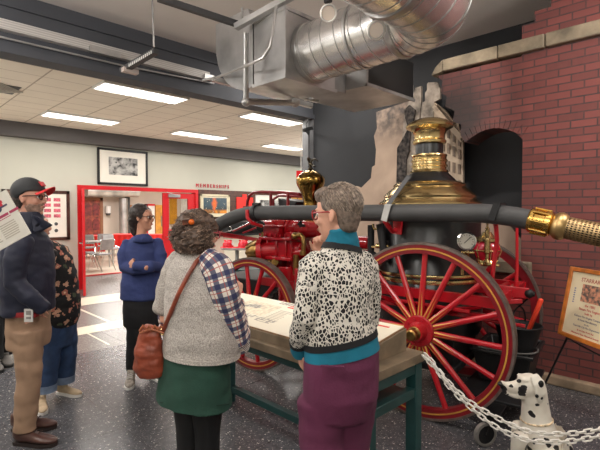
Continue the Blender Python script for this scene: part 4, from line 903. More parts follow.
# ================================================================ THINGS ROUND THE ENGINE
# hanging coal bucket
def w_(px, py, yl): return WM[E0] @ eng(px, py, yl)
bk = w_(518, 333, -.05)
t = thing('coal_bucket', 'black iron bucket hung behind the rear wheel', 'bucket', bk - Vector((0, 0, .09)))
a = MB(); a.lathe([(0, -.09), (.13, -.09), (.17, .06), (.18, .07), (.172, .075), (.16, .06), (.12, -.07), (0, -.075)], bk, n=32); obj('bucket_body', a, m_iron, t)
a = MB(); hk = WM[E0] @ (KN - Vector((0, 0, .03))); pts = []
for k in range(13):
    q = R(180) * k / 12; pts.append(bk + Vector((-.165 * math.cos(q), 0, .07 + .14 * math.sin(q))))
a.tube(pts, .007, 6); a.tube([pts[6], (pts[6] + hk) / 2, hk], .007, 6); obj('bail_handle', a, m_iron, t)
t = thing('shovel', 'orange red wooden handle standing in the black bucket', 'tool handle', bk - Vector((0, 0, .05)))
a = MB(); a.tube([bk + Vector((.02, .01, -.055)), w_(528, 332, .0), w_(541, 300, .03)], [.016, .017, .019], 10, dome=.6); obj('handle', a, M('orange_red_wood', (222, 66, 40), .45, 0, .06, 6), t)
a = MB(); a.box(bk + Vector((.02, .01, -.062)), (.1, .06, .012)); obj('blade', a, m_iron, t)
# black tub
DK = .2
ctr = WM[E0] @ Vector((-.47, -.21, DK))
t = thing('storage_tub', 'black plastic tub standing on the dolly under the bucket', 'tub', ctr, R(98.4))
def tubbox(hx, hy, z0, z1, g_, th_):
    a = MB(); n = 4
    def ringv(sx, sy, z): return [(-sx, -sy, z), (sx, -sy, z), (sx, sy, z), (-sx, sy, z)]
    V = ringv(hx - .05, hy - .04, z0) + ringv(hx, hy, z1) + ringv(hx - th_, hy - th_, z1) + ringv(hx - .05 - th_, hy - .04 - th_, z0 + th_)
    F = [(3, 2, 1, 0), (12, 13, 14, 15)]
    for r_ in range(3):
        for j in range(4): F.append((r_ * 4 + j, r_ * 4 + (j + 1) % 4, r_ * 4 + 4 + (j + 1) % 4, r_ * 4 + 4 + j))
    a.add(V, F); return a
Rz = 0
a = tubbox(.22, .28, 0, .265, 0, .02); a.v = [Matrix.Rotation(Rz, 3, 'Z') @ q for q in a.v]; tb = obj('tub_body', a, m_black_p, t, local=True, bev=.012)
a = MB()
for sg in (-1, 1): a.bar((-.235, sg * .28, .255), (.235, sg * .28, .255), .03, .03); a.bar((sg * .22, -.29, .255), (sg * .22, .29, .255), .03, .03)
a.v = [Matrix.Rotation(Rz, 3, 'Z') @ q for q in a.v]; obj('rim', a, m_black_p, t, local=True, bev=.008)
t = thing('cable_coil', 'loop of grey cable lying over the black tub', 'cable', WM[E0] @ Vector((-.6, -.05, .47)))
a = MB(); z_ = .48; cc = WM[E0] @ Vector((-.6, -.05, z_)); ux = (WM[E0].to_3x3() @ Vector((1, 0, 0))); uy = (WM[E0].to_3x3() @ Vector((0, 1, 0)))
pts = [cc + ux * .3 + uy * .12, cc + ux * .16 + uy * .12]
for k in range(14): q = 2 * math.pi * k / 13 + 1.6; pts.append(cc + ux * .12 * math.cos(q) + uy * .11 * math.sin(q) + Vector((0, 0, .004 * k)))
a.tube(pts, .007, 6); tag(obj('cable', a, M('grey_cable', (96, 94, 92), .5), t), None)
# rolling dolly with caster
dc = on_z(485, 446, 0)
t = thing('rolling_dolly', 'low black dolly on a swivel caster under the rear wheel', 'dolly', dc)
a = MB(); q0 = Matrix.Rotation(R(98.4), 3, 'Z'); a.box(dc + q0 @ Vector((.02, -.3, .19)), (.2, .1, .02), q0) if False else a.box(WM[E0] @ Vector((-.46, -.09, .188)), (.48, .94, .022), q0); lq = WM[E0].inverted() @ dc; a.box(WM[E0] @ Vector((-.535, .5, .174)), (.09, .42, .016), q0); obj('deck', a, m_iron, t, bev=.005)
cx = dc + Vector((0, 0, .082)); axd = (c2w(.25, -.97, 0)).normalized()
a = MB(); a.lathe([(.062, -.016), (.08, -.014), (.082, 0), (.08, .014), (.062, .016), (.06, 0)], cx, axd, 32); cw = obj('caster_wheel', a, M('grey_rubber', (128, 124, 120), .6, 0, .08, 10), t)
a = MB(); a.lathe([(.055, -.012), (.062, -.012), (.062, .012), (.055, .012)], cx, axd, 28); a.lathe([(0, -.022), (.018, -.022), (.018, .022), (0, .022)], cx, axd, 16)
sd = axd.cross(Vector((0, 0, 1))).normalized()
for k in range(6):
    q = 2 * math.pi * k / 6; o = sd * math.cos(q) + Vector((0, 0, 1)) * math.sin(q); a.bar(cx + o * .012, cx + o * .058, .014, .014, axd)
obj('wheel_spokes', a, m_iron, cw)
a = MB()
sd = sd * .0 + sd
for s_ in (-1, 1): a.bar(cx + axd * .028 * s_, cx + axd * .028 * s_ + Vector((0, 0, .09)) - sd * .03, .03, .006, axd)
a.box(cx + Vector((0, 0, .094)) - sd * .03, (.08, .08, .012)); obj('caster_fork', a, m_iron, t)
# ================================================================ PEOPLE
class Fig:
    """frame: x to the right of the view, y away from the camera, z up; origin on the floor under the hips"""
    def __init__(s, px, d, label, name='person'):
        s.d = d; s.x0 = (px - 300) / FPX * d
        s.root = thing(name, label, 'person', c2w(s.x0, d, 0), R(-45))
    def L(s, px, py, dd=0.):
        r = ray(px, py); k = (s.d + dd) / r.y; return Vector((r.x * k - s.x0, dd, r.z * k + EYE))
    def Z(s, px, z, dd=0.): return Vector(((px - 300) / FPX * (s.d + dd) - s.x0, dd, z))
    def part(s, name, mb, mat, parent=None, **k): return obj(name, mb, mat, parent or s.root, local=True, **k)
def V(*a): return Vector(a)
def head_shapes(mb, c, yaw, pitch=0., roll=0., sc=1.):
    """adds a head with face features; yaw 0 looks away from the camera (+y), +90 looks left (-x)"""
    m = Matrix.Rotation(yaw, 3, 'Z') @ Matrix.Rotation(pitch, 3, 'X') @ Matrix.Rotation(roll, 3, 'Y')
    f = lambda x, y, z: c + m @ Vector((x, y, z)) * sc
    k = sc
    mb.sph(c + m @ Vector((0, -.014, .03)) * k, (.074 * k, .094 * k, .086 * k), m, 22, 16)
    mb.loft([f(0, .022, .055), f(0, .024, .0), f(0, .026, -.04), f(0, .032, -.075), f(0, .048, -.104), f(0, .058, -.118)],
            [.062 * k, .064 * k, .06 * k, .05 * k, .034 * k, .02 * k], [.066 * k, .066 * k, .062 * k, .054 * k, .038 * k, .022 * k], side=m @ Vector((1, 0, 0)), n=20, dome=.5)
    mb.loft([f(0, .082, .022), f(0, .094, .0), f(0, .107, -.022), f(0, .104, -.034)], [.009 * k, .010 * k, .014 * k, .010 * k], [.010 * k, .012 * k, .014 * k, .008 * k], side=m @ Vector((1, 0, 0)), n=10, dome=.8)
    for s_ in (-1, 1):
        mb.sph(f(s_ * .012, .092, -.033), .010 * k, None, 8, 6)
        mb.sph(f(s_ * .036, .056, -.026), (.026 * k, .026 * k, .024 * k), m, 10, 8)           # cheek
        mb.sph(f(s_ * .03, .078, .026), (.024 * k, .012 * k, .008 * k), m, 10, 6)             # brow
        e = m @ Matrix.Rotation(s_ * R(18), 3, 'Z') @ Matrix.Rotation(R(10), 3, 'X')
        mb.sph(f(s_ * .076, -.012, -.004), (.010 * k, .018 * k, .028 * k), e, 12, 10)          # ear
        mb.sph(f(s_ * .079, -.008, -.026), (.008 * k, .011 * k, .012 * k), e, 8, 6)
    mb.sph(f(0, .086, -.058), (.022 * k, .010 * k, .007 * k), m, 10, 6); mb.sph(f(0, .084, -.071), (.019 * k, .011 * k, .008 * k), m, 10, 6)   # lips
    mb.sph(f(0, .076, -.104), (.02 * k, .016 * k, .016 * k), m, 10, 8)                        # chin
    return f, m
def face_bits(F, f, m, sc, iris=None):
    e = MB(); i = MB(); l = MB()
    for s_ in (-1, 1):
        e.sph(f(s_ * .031, .073, .006), .0125 * sc, m, 12, 8); i.sph(f(s_ * .031, .0825, .006), (.006 * sc, .004 * sc, .006 * sc), m, 10, 6)
        ep_ = MB(); ep_.sph(f(s_ * .031, .073, .006), .0125 * sc, m, 12, 8); o = F.part('eye', ep_, m_eye)
        ip_ = MB(); ip_.sph(f(s_ * .031, .0825, .006), (.006 * sc, .004 * sc, .006 * sc), m, 10, 6); F.part('iris', ip_, m_iris, o)
    l.sph(f(0, .0955, -.0635), (.019 * sc, .004 * sc, .007 * sc), m, 12, 6); F.part('lips', l, M('lip_tone', (172, 96, 88), .5))
def glasses(F, f, m, sc, mat, w=.026, h=.019, thick=.003, dz=.004):
    g_ = MB()
    for s_ in (-1, 1):
        pts = [f(s_ * .033 + w * math.copysign(abs(math.cos(q)) ** .7, math.cos(q)), .098 - .006 * abs(math.cos(q)), dz + h * math.copysign(abs(math.sin(q)) ** .7, math.sin(q))) for q in [2 * math.pi * k / 20 for k in range(20)]]
        g_.tube(pts, thick * sc, 6, closed=True)
        g_.tube([f(s_ * .058, .092, dz + .008), f(s_ * .074, .07, dz + .01), f(s_ * .08, .0, dz + .008), f(s_ * .08, -.02, dz - .004)], thick * sc, 6)
    g_.tube([f(-.008, .099, dz + .004), f(0, .102, dz + .007), f(.008, .099, dz + .004)], thick * sc, 6)
    o = F.part('glasses', g_, mat)
    for s_ in (-1, 1):
        l = MB(); l.lathe([(0, -.0006), (.022, -.0006), (.022, .0006), (0, .0006)], f(s_ * .033, .0965, dz), m @ Vector((0, 1, 0)), 16); F.part('lens', l, m_glass, o)
def hand_shapes(mb, w, d, nrm, thumb=1, curl=.6, sc=1., spread=.1):
    """w wrist, d pointing along the hand, nrm the way the palm faces, thumb on +/- side"""
    d = d.normalized(); nrm = (nrm - d * nrm.dot(d)).normalized(); s = d.cross(nrm) * thumb
    K = w + d * .09 * sc
    mb.loft([w - d * .03 * sc, w, w + d * .03 * sc, w + d * .07 * sc, K], [.026 * sc, .027 * sc, .037 * sc, .041 * sc, .04 * sc], [.019 * sc, .018 * sc, .016 * sc, .014 * sc, .012 * sc], side=s, n=14, dome=.4)
    for k, (o, ln) in enumerate(((.031, .072), (.0105, .08), (-.0105, .075), (-.031, .058))):
        p = K + s * o * sc - d * .012 * sc; dd = (d + s * o * spread * 8).normalized(); pts = [p]; a = 0
        for q, fr in ((curl * .7, .45), (curl * 1.0, .32), (curl * .8, .25)):
            a += q; v = dd * math.cos(a) + nrm * math.sin(a); pts.append(pts[-1] + v * ln * fr * sc)
        mb.loft(pts, [.0095 * sc, .009 * sc, .008 * sc, .0068 * sc], n=8, dome=.9, side=s)
    p = w + d * .022 * sc + s * .028 * sc; v = (d * .7 + s * .75 + nrm * .25).normalized(); v2 = (d * .95 + s * .2 + nrm * .4).normalized()
    mb.loft([p, p + v * .034 * sc, p + v * .034 * sc + v2 * .03 * sc, p + v * .034 * sc + v2 * .055 * sc], [.014 * sc, .0115 * sc, .0095 * sc, .0075 * sc], n=8, dome=.9, side=nrm)
def shoe(F, heel, dirv, ln, w, mu, ms, h=.085, name='shoe', ankle=None):
    """heel on the floor; dirv horizontal"""
    d = Vector((dirv[0], dirv[1], 0)).normalized(); s = Vector((d.y, -d.x, 0)); z = V(0, 0, 1)
    def outline(e, zz):
        return [heel + d * (x * ln + 0) + s * (y * (w / 2) * e) + z * zz for x, y in ((0, 0), (.02, .5), (.1, .75), (.3, .72), (.5, .85), (.7, 1.0), (.85, .9), (.95, .6), (1, .1), (.97, -.45), (.88, -.8), (.72, -.92), (.5, -.75), (.3, -.68), (.1, -.72), (.02, -.5))]
    a = MB(); a.prism(outline(1.04, 0), z * .022); o = F.part(name, a, ms)
    u = MB(); prof = [(.04, .045, .07), (.12, .066, h), (.25, .068, h * .98), (.4, .066, h * .8), (.55, .074, h * .62), (.72, .08, h * .5), (.86, .066, h * .42), (.95, .04, h * .34), (.985, .018, h * .26)]
    k_ = w / .16 / .5 * .5
    u.loft([heel + d * x * ln + z * (.016 + hh / 2 * .95) for x, r_, hh in prof], [r_ * w / .17 for x, r_, hh in prof], [hh / 2 for x, r_, hh in prof], side=s, n=18, dome=.4)
    c = heel + d * .16 * ln + z * h * .7
    u.loft([c, c + z * .05], [.046 * w / .1 * .9, .044 * w / .1 * .9], [.058, .055], side=s, n=16)
    F.part('shoe_upper', fuse(u, .005, 2), mu, o)
    return o
def laces(F, o, heel, dirv, ln, mat, n=4, h=.085):
    d = Vector((dirv[0], dirv[1], 0)).normalized(); s = Vector((d.y, -d.x, 0)); z = V(0, 0, 1); a = MB()
    for k in range(n):
        x = .34 + .09 * k; c = heel + d * x * ln + z * (.03 + h * (.98 - (x - .25) * 1.05)); a.tube([c - s * .022 - z * .006, c + z * .003, c + s * .022 - z * .006], .0035, 6)
    F.part('laces', a, mat, o)
def body_limbs(mb, hip, sh_l, sh_r, neck, head_c, legs, arms, bt=1.):
    """slim body under the clothes: trunk, neck, legs and arms as one set of overlapping shapes"""
    mid = (sh_l + sh_r) / 2; sd = (sh_r - sh_l).normalized()
    mb.loft([hip - V(0, 0, .06), hip + V(0, 0, .05), hip.lerp(mid, .45), hip.lerp(mid, .8), mid + V(0, 0, .0), neck - V(0, 0, .02)], [.13 * bt, .13 * bt, .115 * bt, .135 * bt, .12 * bt, .06], [.085 * bt, .09 * bt, .08 * bt, .085 * bt, .065, .05], side=sd, n=20, dome=.5)
    mb.loft([neck - V(0, 0, .05), neck, head_c.lerp(neck, .35)], [.05, .046, .047], n=14)
    for l in legs:
        mb.loft(l, [.06, .048, .034][:len(l)], n=12, dome=.5)
        mb.loft([l[0] + (hip - l[0]) * .5, l[0]], [.066, .06], n=12, dome=.5)
    for a_ in arms: mb.loft(a_, [.045, .038, .026][:len(a_)], n=12, dome=.5)
def ell(mb, rings, side, dome=.3, n=28):
    mb.loft([r[0] for r in rings], [r[1] for r in rings], [r[2] for r in rings], side=side, n=n, dome=dome)

# ---- cloth materials
def leopard():
    g = G('leopard_knit'); co = g.co(); nz = g.n('ShaderNodeTexNoise', None, Scale=24.0, Detail=2.0); g.t.links.new(co, nz.inputs['Vector'])
    mp = g.n('ShaderNodeMapping'); g.t.links.new(co, mp.inputs['Vector']); mp.inputs['Scale'].default_value = (1.0, 1.0, .72); mp.inputs['Rotation'].default_value = (0, .5, 0)
    ad = g.n('ShaderNodeMix', {'data_type': 'VECTOR'}); ad.inputs[0].default_value = .012; g.t.links.new(mp.outputs[0], ad.inputs[4]); g.t.links.new(nz.outputs['Color'], ad.inputs[5])
    v = g.n('ShaderNodeTexVoronoi', {'feature': 'DISTANCE_TO_EDGE'}, Scale=84.0); g.t.links.new(ad.outputs[1], v.inputs['Vector'])
    v2 = g.n('ShaderNodeTexVoronoi', None, Scale=84.0); g.t.links.new(ad.outputs[1], v2.inputs['Vector'])
    thr = g.ma('ADD', g.ma('MULTIPLY', g.xyz(v2.outputs['Color'])[0], .13), .068)
    f = g.ma('MULTIPLY', g.ma('GREATER_THAN', v.outputs['Distance'], thr), g.ma('LESS_THAN', g.xyz(v2.outputs['Color'])[1], .93))
    g.out(g.mix(f, (216, 210, 200), (22, 20, 22)), .85); g.bump(g.noise(300, 2), .15, .003); return g.m
m_leo = leopard()
m_tealknit = M('teal_jersey', (14, 112, 138), .8, 0, .06, 8, .15, 150)
m_plum = M('plum_trousers', (92, 36, 66), .85, 0, .07, 6, .12, 120)
m_blackcloth = M('black_cloth', (22, 22, 25), .85, 0, .15, 7, .1, 120)
g = G('heather_fleece'); g.out(g.mix(g.ramp(g.noise(190, 3), .32, .68), (142, 136, 130), (206, 199, 192)), .95); g.bump(g.noise(120, 3), .5, .006); m_fleece = g.m
m_green = M('bottle_green_cotton', (34, 68, 56), .85, 0, .1, 9, .15, 140)
m_tights = M('black_tights', (16, 16, 18), .7, 0, .1, 8)
m_tan_l = M('tan_leather', (142, 66, 44), .42, 0, .16, 9, .2, 60)
m_navy = M('navy_jacket', (34, 38, 58), .6, 0, .12, 5, .15, 60)
m_khaki = M('khaki_trousers', (160, 130, 106), .85, 0, .07, 5, .15, 90)
m_jeans = M('blue_denim', (40, 62, 96), .85, 0, .14, 14, .2, 160)
m_cuff = M('faded_denim_cuff', (116, 134, 160), .85, 0, .12, 16)
m_royal = M('royal_blue_fleece', (52, 64, 112), .9, 0, .07, 6, .15, 90)
def plaid():
    g = G('plaid_flannel'); uv = g.xyz(g.co('UV'))
    def band(x, per, lo, hi): fr = g.ma('FRACT', g.ma('DIVIDE', x, per)); return g.ma('MULTIPLY', g.ma('GREATER_THAN', fr, lo), g.ma('LESS_THAN', fr, hi))
    a = band(uv[0], .05, .1, .52); b = band(uv[1], .05, .1, .52)
    c = g.mix(g.ma('MULTIPLY', a, .86), (232, 224, 214), (38, 46, 88)); c = g.mix(g.ma('MULTIPLY', b, .86), c, (38, 46, 88))
    r1 = g.ma('MAXIMUM', band(uv[0], .05, .72, .79), band(uv[1], .05, .72, .79)); c = g.mix(g.ma('MULTIPLY', r1, .75), c, (176, 74, 62))
    g.out(c, .9); g.bump(g.noise(150, 2), .15, .004); return g.m
m_plaid = plaid()
def floral():
    g = G('floral_black'); v = g.n('ShaderNodeTexVoronoi', None, Scale=17.0); nz = g.n('ShaderNodeTexNoise', None, Scale=30.0); mx = g.n('ShaderNodeMix', {'data_type': 'VECTOR'}); mx.inputs[0].default_value = .06
    g.t.links.new(g.co(), mx.inputs[4]); g.t.links.new(g.co(), nz.inputs['Vector']); g.t.links.new(nz.outputs['Color'], mx.inputs[5]); g.t.links.new(mx.outputs[1], v.inputs['Vector'])
    r = g.xyz(v.outputs['Color']); f = g.ma('MULTIPLY', g.ma('LESS_THAN', v.outputs['Distance'], .42), g.ma('GREATER_THAN', r[0], .4))
    c = g.mix(r[1], (206, 166, 138), (178, 106, 90)); c = g.mix(g.ma('LESS_THAN', v.outputs['Distance'], .16), c, (226, 196, 160))
    lf = g.ma('MULTIPLY', g.ma('LESS_THAN', v.outputs['Distance'], .3), g.ma('LESS_THAN', r[0], .3)); b = g.mix(lf, (24, 24, 26), (76, 84, 62))
    g.out(g.mix(f, b, c), .85); return g.m
m_floral = floral()
def uv_loft(F, name, pts, rr, mat, parent=None, n=28, side=(1, 0, 0), ry=None, fold=.0, seed=0.):
    """sleeve with metric UVs: u round, v along"""
    P_ = [];
    for i in range(len(pts) - 1):
        for k in range(8): P_.append((pts[i].lerp(pts[i + 1], k / 8), rr[i] + (rr[i + 1] - rr[i]) * k / 8))
    P_.append((pts[-1], rr[-1]))
    for _ in range(3):
        Q = list(P_)
        for i in range(1, len(P_) - 1): Q[i] = ((P_[i - 1][0] + P_[i][0] * 2 + P_[i + 1][0]) / 4, P_[i][1])
        P_ = Q
    mb = MB(); mb.loft([p for p, r in P_], [r for p, r in P_], None, side=side, n=n); me = mb.mesh(name)
    uvl = me.uv_layers.new(name='UVMap'); L_ = [0]
    for i in range(1, len(P_)): L_.append(L_[-1] + (P_[i][0] - P_[i - 1][0]).length)
    for p in me.polygons:
        js = [me.loops[li].vertex_index % n for li in p.loop_indices]; wrap = 0 in js and n - 1 in js
        for li in p.loop_indices:
            vi = me.loops[li].vertex_index; j = vi % n; i = vi // n
            uvl.data[li].uv = ((n if (j == 0 and wrap) else j) / n * 2 * math.pi * .058, L_[min(i, len(L_) - 1)])
    me.update()
    nr = [v.normal.copy() for v in me.vertices]
    for v, vn in zip(me.vertices, nr):
        q = v.co * 14 + V(seed, seed, seed); v.co += vn * fold * noise.noise(q)
    import bmesh
    b = bmesh.new(); b.from_mesh(me); bmesh.ops.recalc_face_normals(b, faces=b.faces); b.to_mesh(me); b.free()
    return F.part(name, me, mat, parent)
def hair_strands(c, m, sc, specs, rad):
    """specs: list of point lists already placed -> thin tapering tubes in one mesh"""
    mb = MB()
    for pts in specs: mb.loft(pts, [rad * (1 - .55 * k / (len(pts) - 1)) for k in range(len(pts))], n=5, side=(.2, .3, .9))
    return mb

# ================ woman in leopard cardigan
F = Fig(341, 1.8, 'person with short grey hair in a black and white leopard print cardigan and plum trousers')
L = F.L; yaw = R(60)
hc = L(336.5, 214.5); hs_ = .89
sdv = V(.93, .36, 0).normalized()
bm_ = MB(); f, m = head_shapes(bm_, hc, yaw, R(-4), 0, hs_)
shl, shr = L(313, 267, -.04), L(365, 267, .09); hip = L(342, 372); nk = L(341, 247)
el, wl = L(305, 318, -.07), L(301, 347, .05)
er, wr = L(369, 320, .12), L(323, 253, .32)
lk = [[F.Z(322, .8, -.02), F.Z(324, .46, -.02), F.Z(326, .08, 0)], [F.Z(360, .8, .06), F.Z(358, .46, .08), F.Z(358, .08, .08)]]
body_limbs(bm_, hip, shl, shr, nk, hc, lk, [[shl, el, wl], [shr, er, wr]])
hand_shapes(bm_, wl, V(.05, .2, -1), V(1, .2, .1), 1, .5, .95)
hand_shapes(bm_, wr, V(-.3, -.1, 1), V(.2, -.9, .1), -1, 1.1, .82)
F.part('body', fuse(bm_, .005, 2), m_skin)
face_bits(F, f, m, hs_)
glasses(F, f, m, hs_, M('red_glasses', (160, 40, 40), .3), .027, .02, .0036, .004)
# cardigan
a = MB()
ell(a, [(L(340.5, 337.5, .02), .158, .118), (L(338.5, 324, .02), .155, .118), (L(339, 302, .02), .146, .112), (L(339.5, 283, .02), .15, .11), (L(340.5, 271, .02), .146, .1), (L(341.5, 261, .02), .122, .085), (L(342, 252, .02), .09, .075), (L(342.5, 246.5, .02), .08, .072)], sdv, .1)
a.loft([L(320, 261, -.02), shl, L(308, 292, -.06), el, L(300, 333, -.02), L(299.5, 341, .02)], [.05, .059, .052, .048, .046, .042], n=18, dome=.5)
a.loft([L(360, 260, .06), shr, L(370, 292, .12), er, L(362, 300, .26), L(332, 262, .32)], [.05, .056, .05, .048, .046, .038], n=18, dome=.5)
cg = F.part('cardigan', fuse(a, .006, 3, .004, 9, 3.), m_leo)
a = MB(); a.loft([L(341.8, 251, .016), L(342.6, 245.5, .02)], [.09, .082], [.076, .072], side=sdv, n=32); F.part('neck_trim', a, m_blackcloth, cg)
a = MB(); a.loft([L(341, 341, .02), L(340, 335, .02)], [.163, .161], [.123, .121], side=sdv, n=36); F.part('hem_trim', a, m_blackcloth, cg)
a = MB(); a.loft([L(299.4, 340, .02), L(299.6, 345, .03)], [.044, .042], n=18); F.part('cuff_trim', a, m_blackcloth, cg)
a = MB(); ell(a, [(L(342.5, 251, .015), .07, .06), (L(342.5, 247, .015), .074, .064), (L(342, 241, .012), .07, .064), (L(341, 234, .006), .064, .061), (L(340, 226.5, 0), .058, .057)], sdv, .05); F.part('turtleneck', fuse(a, .005, 2, .003, 16, 1.), m_tealknit)
a = MB(); ell(a, [(L(342.3, 353, .02), .164, .122), (L(340.5, 338, .02), .158, .118)], sdv, .0, 36); F.part('shirt_hem', a, m_tealknit)
a = MB(); a.loft([L(299.5, 344, .03), L(300, 350, .04), L(301, 354, .05)], [.04, .04, .035], n=18); F.part('shirt_cuff', a, m_tealknit)
# trousers
a = MB()
ell(a, [(L(342, 342, .02), .158, .112), (L(342, 362, .02), .163, .125), (L(341, 392, .015), .16, .125), (L(338, 412, .02), .148, .11)], sdv, .2)
for q, (h0, k0, a0) in zip((0, 1), ((L(321, 400, .01), F.Z(324, .46, -.01), F.Z(326, .1, .01)), (L(353, 398, .05), F.Z(347, .46, .08), F.Z(349, .1, .09)))):
    a.loft([h0, h0.lerp(k0, .5), k0, k0.lerp(a0, .6), a0], [.1, .094, .08, .072, .068], n=20, dome=.4)
tr = F.part('trousers', fuse(a, .007, 4, .006, 6, 9.), m_plum)
a = MB(); a.bar(L(320.5, 366, -.12), L(344, 367, -.138), .006, .01, (0, 1, 0)); F.part('pocket_welt', a, m_plum, tr)
for x, dd in ((326, .0), (358, .08)): shoe(F, F.Z(x, 0, dd - .08), (-.5, .87), .25, .09, m_black_p, m_rubber)
# hair: short grey crop, clear of the ear
a = MB()
a.sph(f(0, -.026, .05), (.083 * hs_, .1 * hs_, .09 * hs_), m, 24, 16); a.loft([f(0, -.045, .03), f(0, -.06, -.03), f(0, -.056, -.07)], [.07, .06, .046], [.056, .046, .032], side=m @ V(1, 0, 0), n=18, dome=.5); a.sph(f(0, .045, .09), (.06, .048, .036), m, 16, 10)
base = fuse(a, .006, 2, .003, 22, 4.)
m_greyhair = M('grey_hair', (104, 90, 80), .6, 0, .3, 60, .5, 120)
ho = F.part('hair', base, m_greyhair)
rnd = random.Random(3); S = []
for k in range(1300):
    th = rnd.uniform(0, 2 * math.pi); z = rnd.uniform(-.75, 1.0); q = math.sqrt(max(0, 1 - z * z)); dv = V(math.cos(th) * q, math.sin(th) * q, z)
    if dv.y > .55 and dv.z < .5: continue
    if z < -.1 and dv.y > -.3: continue
    p = V(dv.x * .08, -.026 + dv.y * .097, .05 + dv.z * (.088 if z > 0 else .12))
    if z < 0: p.x *= 1 + z * .35; p.y = -.026 + (p.y + .026) * (1 + z * .35) - .02 * -z
    fl_ = V(dv.x * .3, -.5 + .2 * dv.y, -.7) if z < .75 else V(dv.x, -.9 + dv.y, -.1)
    t_ = (fl_ - dv * fl_.dot(dv)).normalized(); ln = rnd.uniform(.022, .04)
    S.append([f(*p), f(*(p + t_ * ln * .5 + dv * .005)), f(*(p + t_ * ln + dv * rnd.uniform(-.002, .004)))])
F.part('hair_strands', hair_strands(hc, m, hs_, S, .0018), M('silver_hair', (136, 122, 110), .5, 0, .35, 90), ho)

# ================ woman with curly hair, fleece vest and plaid shirt
F = Fig(197, 2.25, 'person with dark curly hair in a grey fleece vest, plaid shirt and green skirt')
L = F.L; yaw = R(-48); hc = L(200.5, 234); hs_ = .88; sdv = V(.85, -.5, 0).normalized()
bm_ = MB(); f, m = head_shapes(bm_, hc, yaw, R(-6), 0, hs_)
shl, shr = L(180, 264, .08), L(214, 266, -.06); hip = L(197, 372); nk = L(198, 252)
el, wl = L(166, 318, .12), L(200, 312, .3); er, wr = L(236, 340, .0), L(236, 297, .33)
lk = [[F.Z(187, .8, .03), F.Z(187, .46, .03), F.Z(188, .08, .05)], [F.Z(206, .8, -.03), F.Z(206, .46, -.02), F.Z(206, .08, .0)]]
body_limbs(bm_, hip, shl, shr, nk, hc, lk, [[shl, el, wl], [shr, er, wr]], 1.05)
hand_shapes(bm_, wr, V(.12, .35, .8), V(-.5, .6, -.3), 1, .7, .85); hand_shapes(bm_, wl, V(.3, .8, .1), V(0, .2, -1), -1, .5, .85)
F.part('body', fuse(bm_, .006, 2), m_skin)
face_bits(F, f, m, hs_); glasses(F, f, m, hs_, M('rose_glasses', (168, 60, 70), .3), .026, .021, .0032)
a = MB()
ell(a, [(L(201, 352, .0), .216, .16), (L(200.5, 337, .0), .212, .158), (L(200, 319, .0), .205, .155), (L(199, 300, .0), .19, .15), (L(197, 280, .0), .175, .135), (L(196, 266, .0), .15, .115), (L(196.5, 257, .0), .105, .09), (L(197, 249, .0), .07, .066)], sdv, .08)
a.sph(shl, (.075, .07, .075)); a.sph(shr + V(-.01, 0, 0), (.07, .07, .075))
a.loft([L(177, 262, .07), L(168, 288, .1), L(164, 310, .12)], [.06, .06, .06], n=16, dome=.5)
vs_ = F.part('fleece_vest', fuse(a, .007, 3, .008, 7, 2.), m_fleece)
a = MB(); a.loft([L(201, 354, 0), L(201, 350, 0)], [.219, .218], [.163, .162], side=sdv, n=36); F.part('vest_hem', a, m_fleece, vs_)
uv_loft(F, 'plaid_sleeve', [L(206, 258, -.06), L(217, 268, -.09), L(224, 292, -.1), L(232, 318, -.06), L(237, 340, -.01)], [.06, .078, .075, .068, .066], m_plaid, fold=.008, seed=2.)
uv_loft(F, 'plaid_sleeve', [L(237, 344, -.02), L(239, 334, .08), L(237, 318, .2), L(236.5, 303, .3)], [.064, .06, .055, .046], m_plaid, fold=.006, seed=5.)
uv_loft(F, 'plaid_sleeve', [L(176, 262, .08), L(167, 300, .14), L(167, 322, .16), L(190, 314, .28)], [.05, .05, .05, .042], m_plaid, fold=.006, seed=7.)
a = MB(); ell(a, [(L(196.5, 256, .0), .07, .064), (L(197.5, 248, .0), .06, .056)], sdv, 0); F.part('shirt_collar', a, m_plaid)
a = MB()
ell(a, [(L(193.5, 400.5, .0), .212, .165), (L(194.5, 384, .0), .2, .155), (L(196, 366, .0), .192, .148), (L(197, 352, .0), .18, .14)], sdv, .0, 40); sk_ = F.part('skirt', fuse(a, .007, 2, .007, 6, 6.), m_green)
a = MB(); a.bar(L(160, 402, -.1), L(196, 408, -.168), .004, .004); a.bar(L(196, 408, -.168), L(229, 404, -.12), .004, .004); F.part('hem_stitch', a, M('dark_green_thread', (24, 50, 42), .8), sk_)
for k, l in enumerate(lk):
    a = MB(); a.loft([l[0], l[0].lerp(l[1], .5), l[1], l[1].lerp(l[2], .4), l[2]], [.1, .085, .064, .062, .045], n=18, dome=.4); F.part('tights', fuse(a, .007, 3), m_tights)
    shoe(F, F.Z((188, 206)[k], 0, (.0, -.06)[k]), (.3, .95), .24, .085, m_black_p, m_rubber)
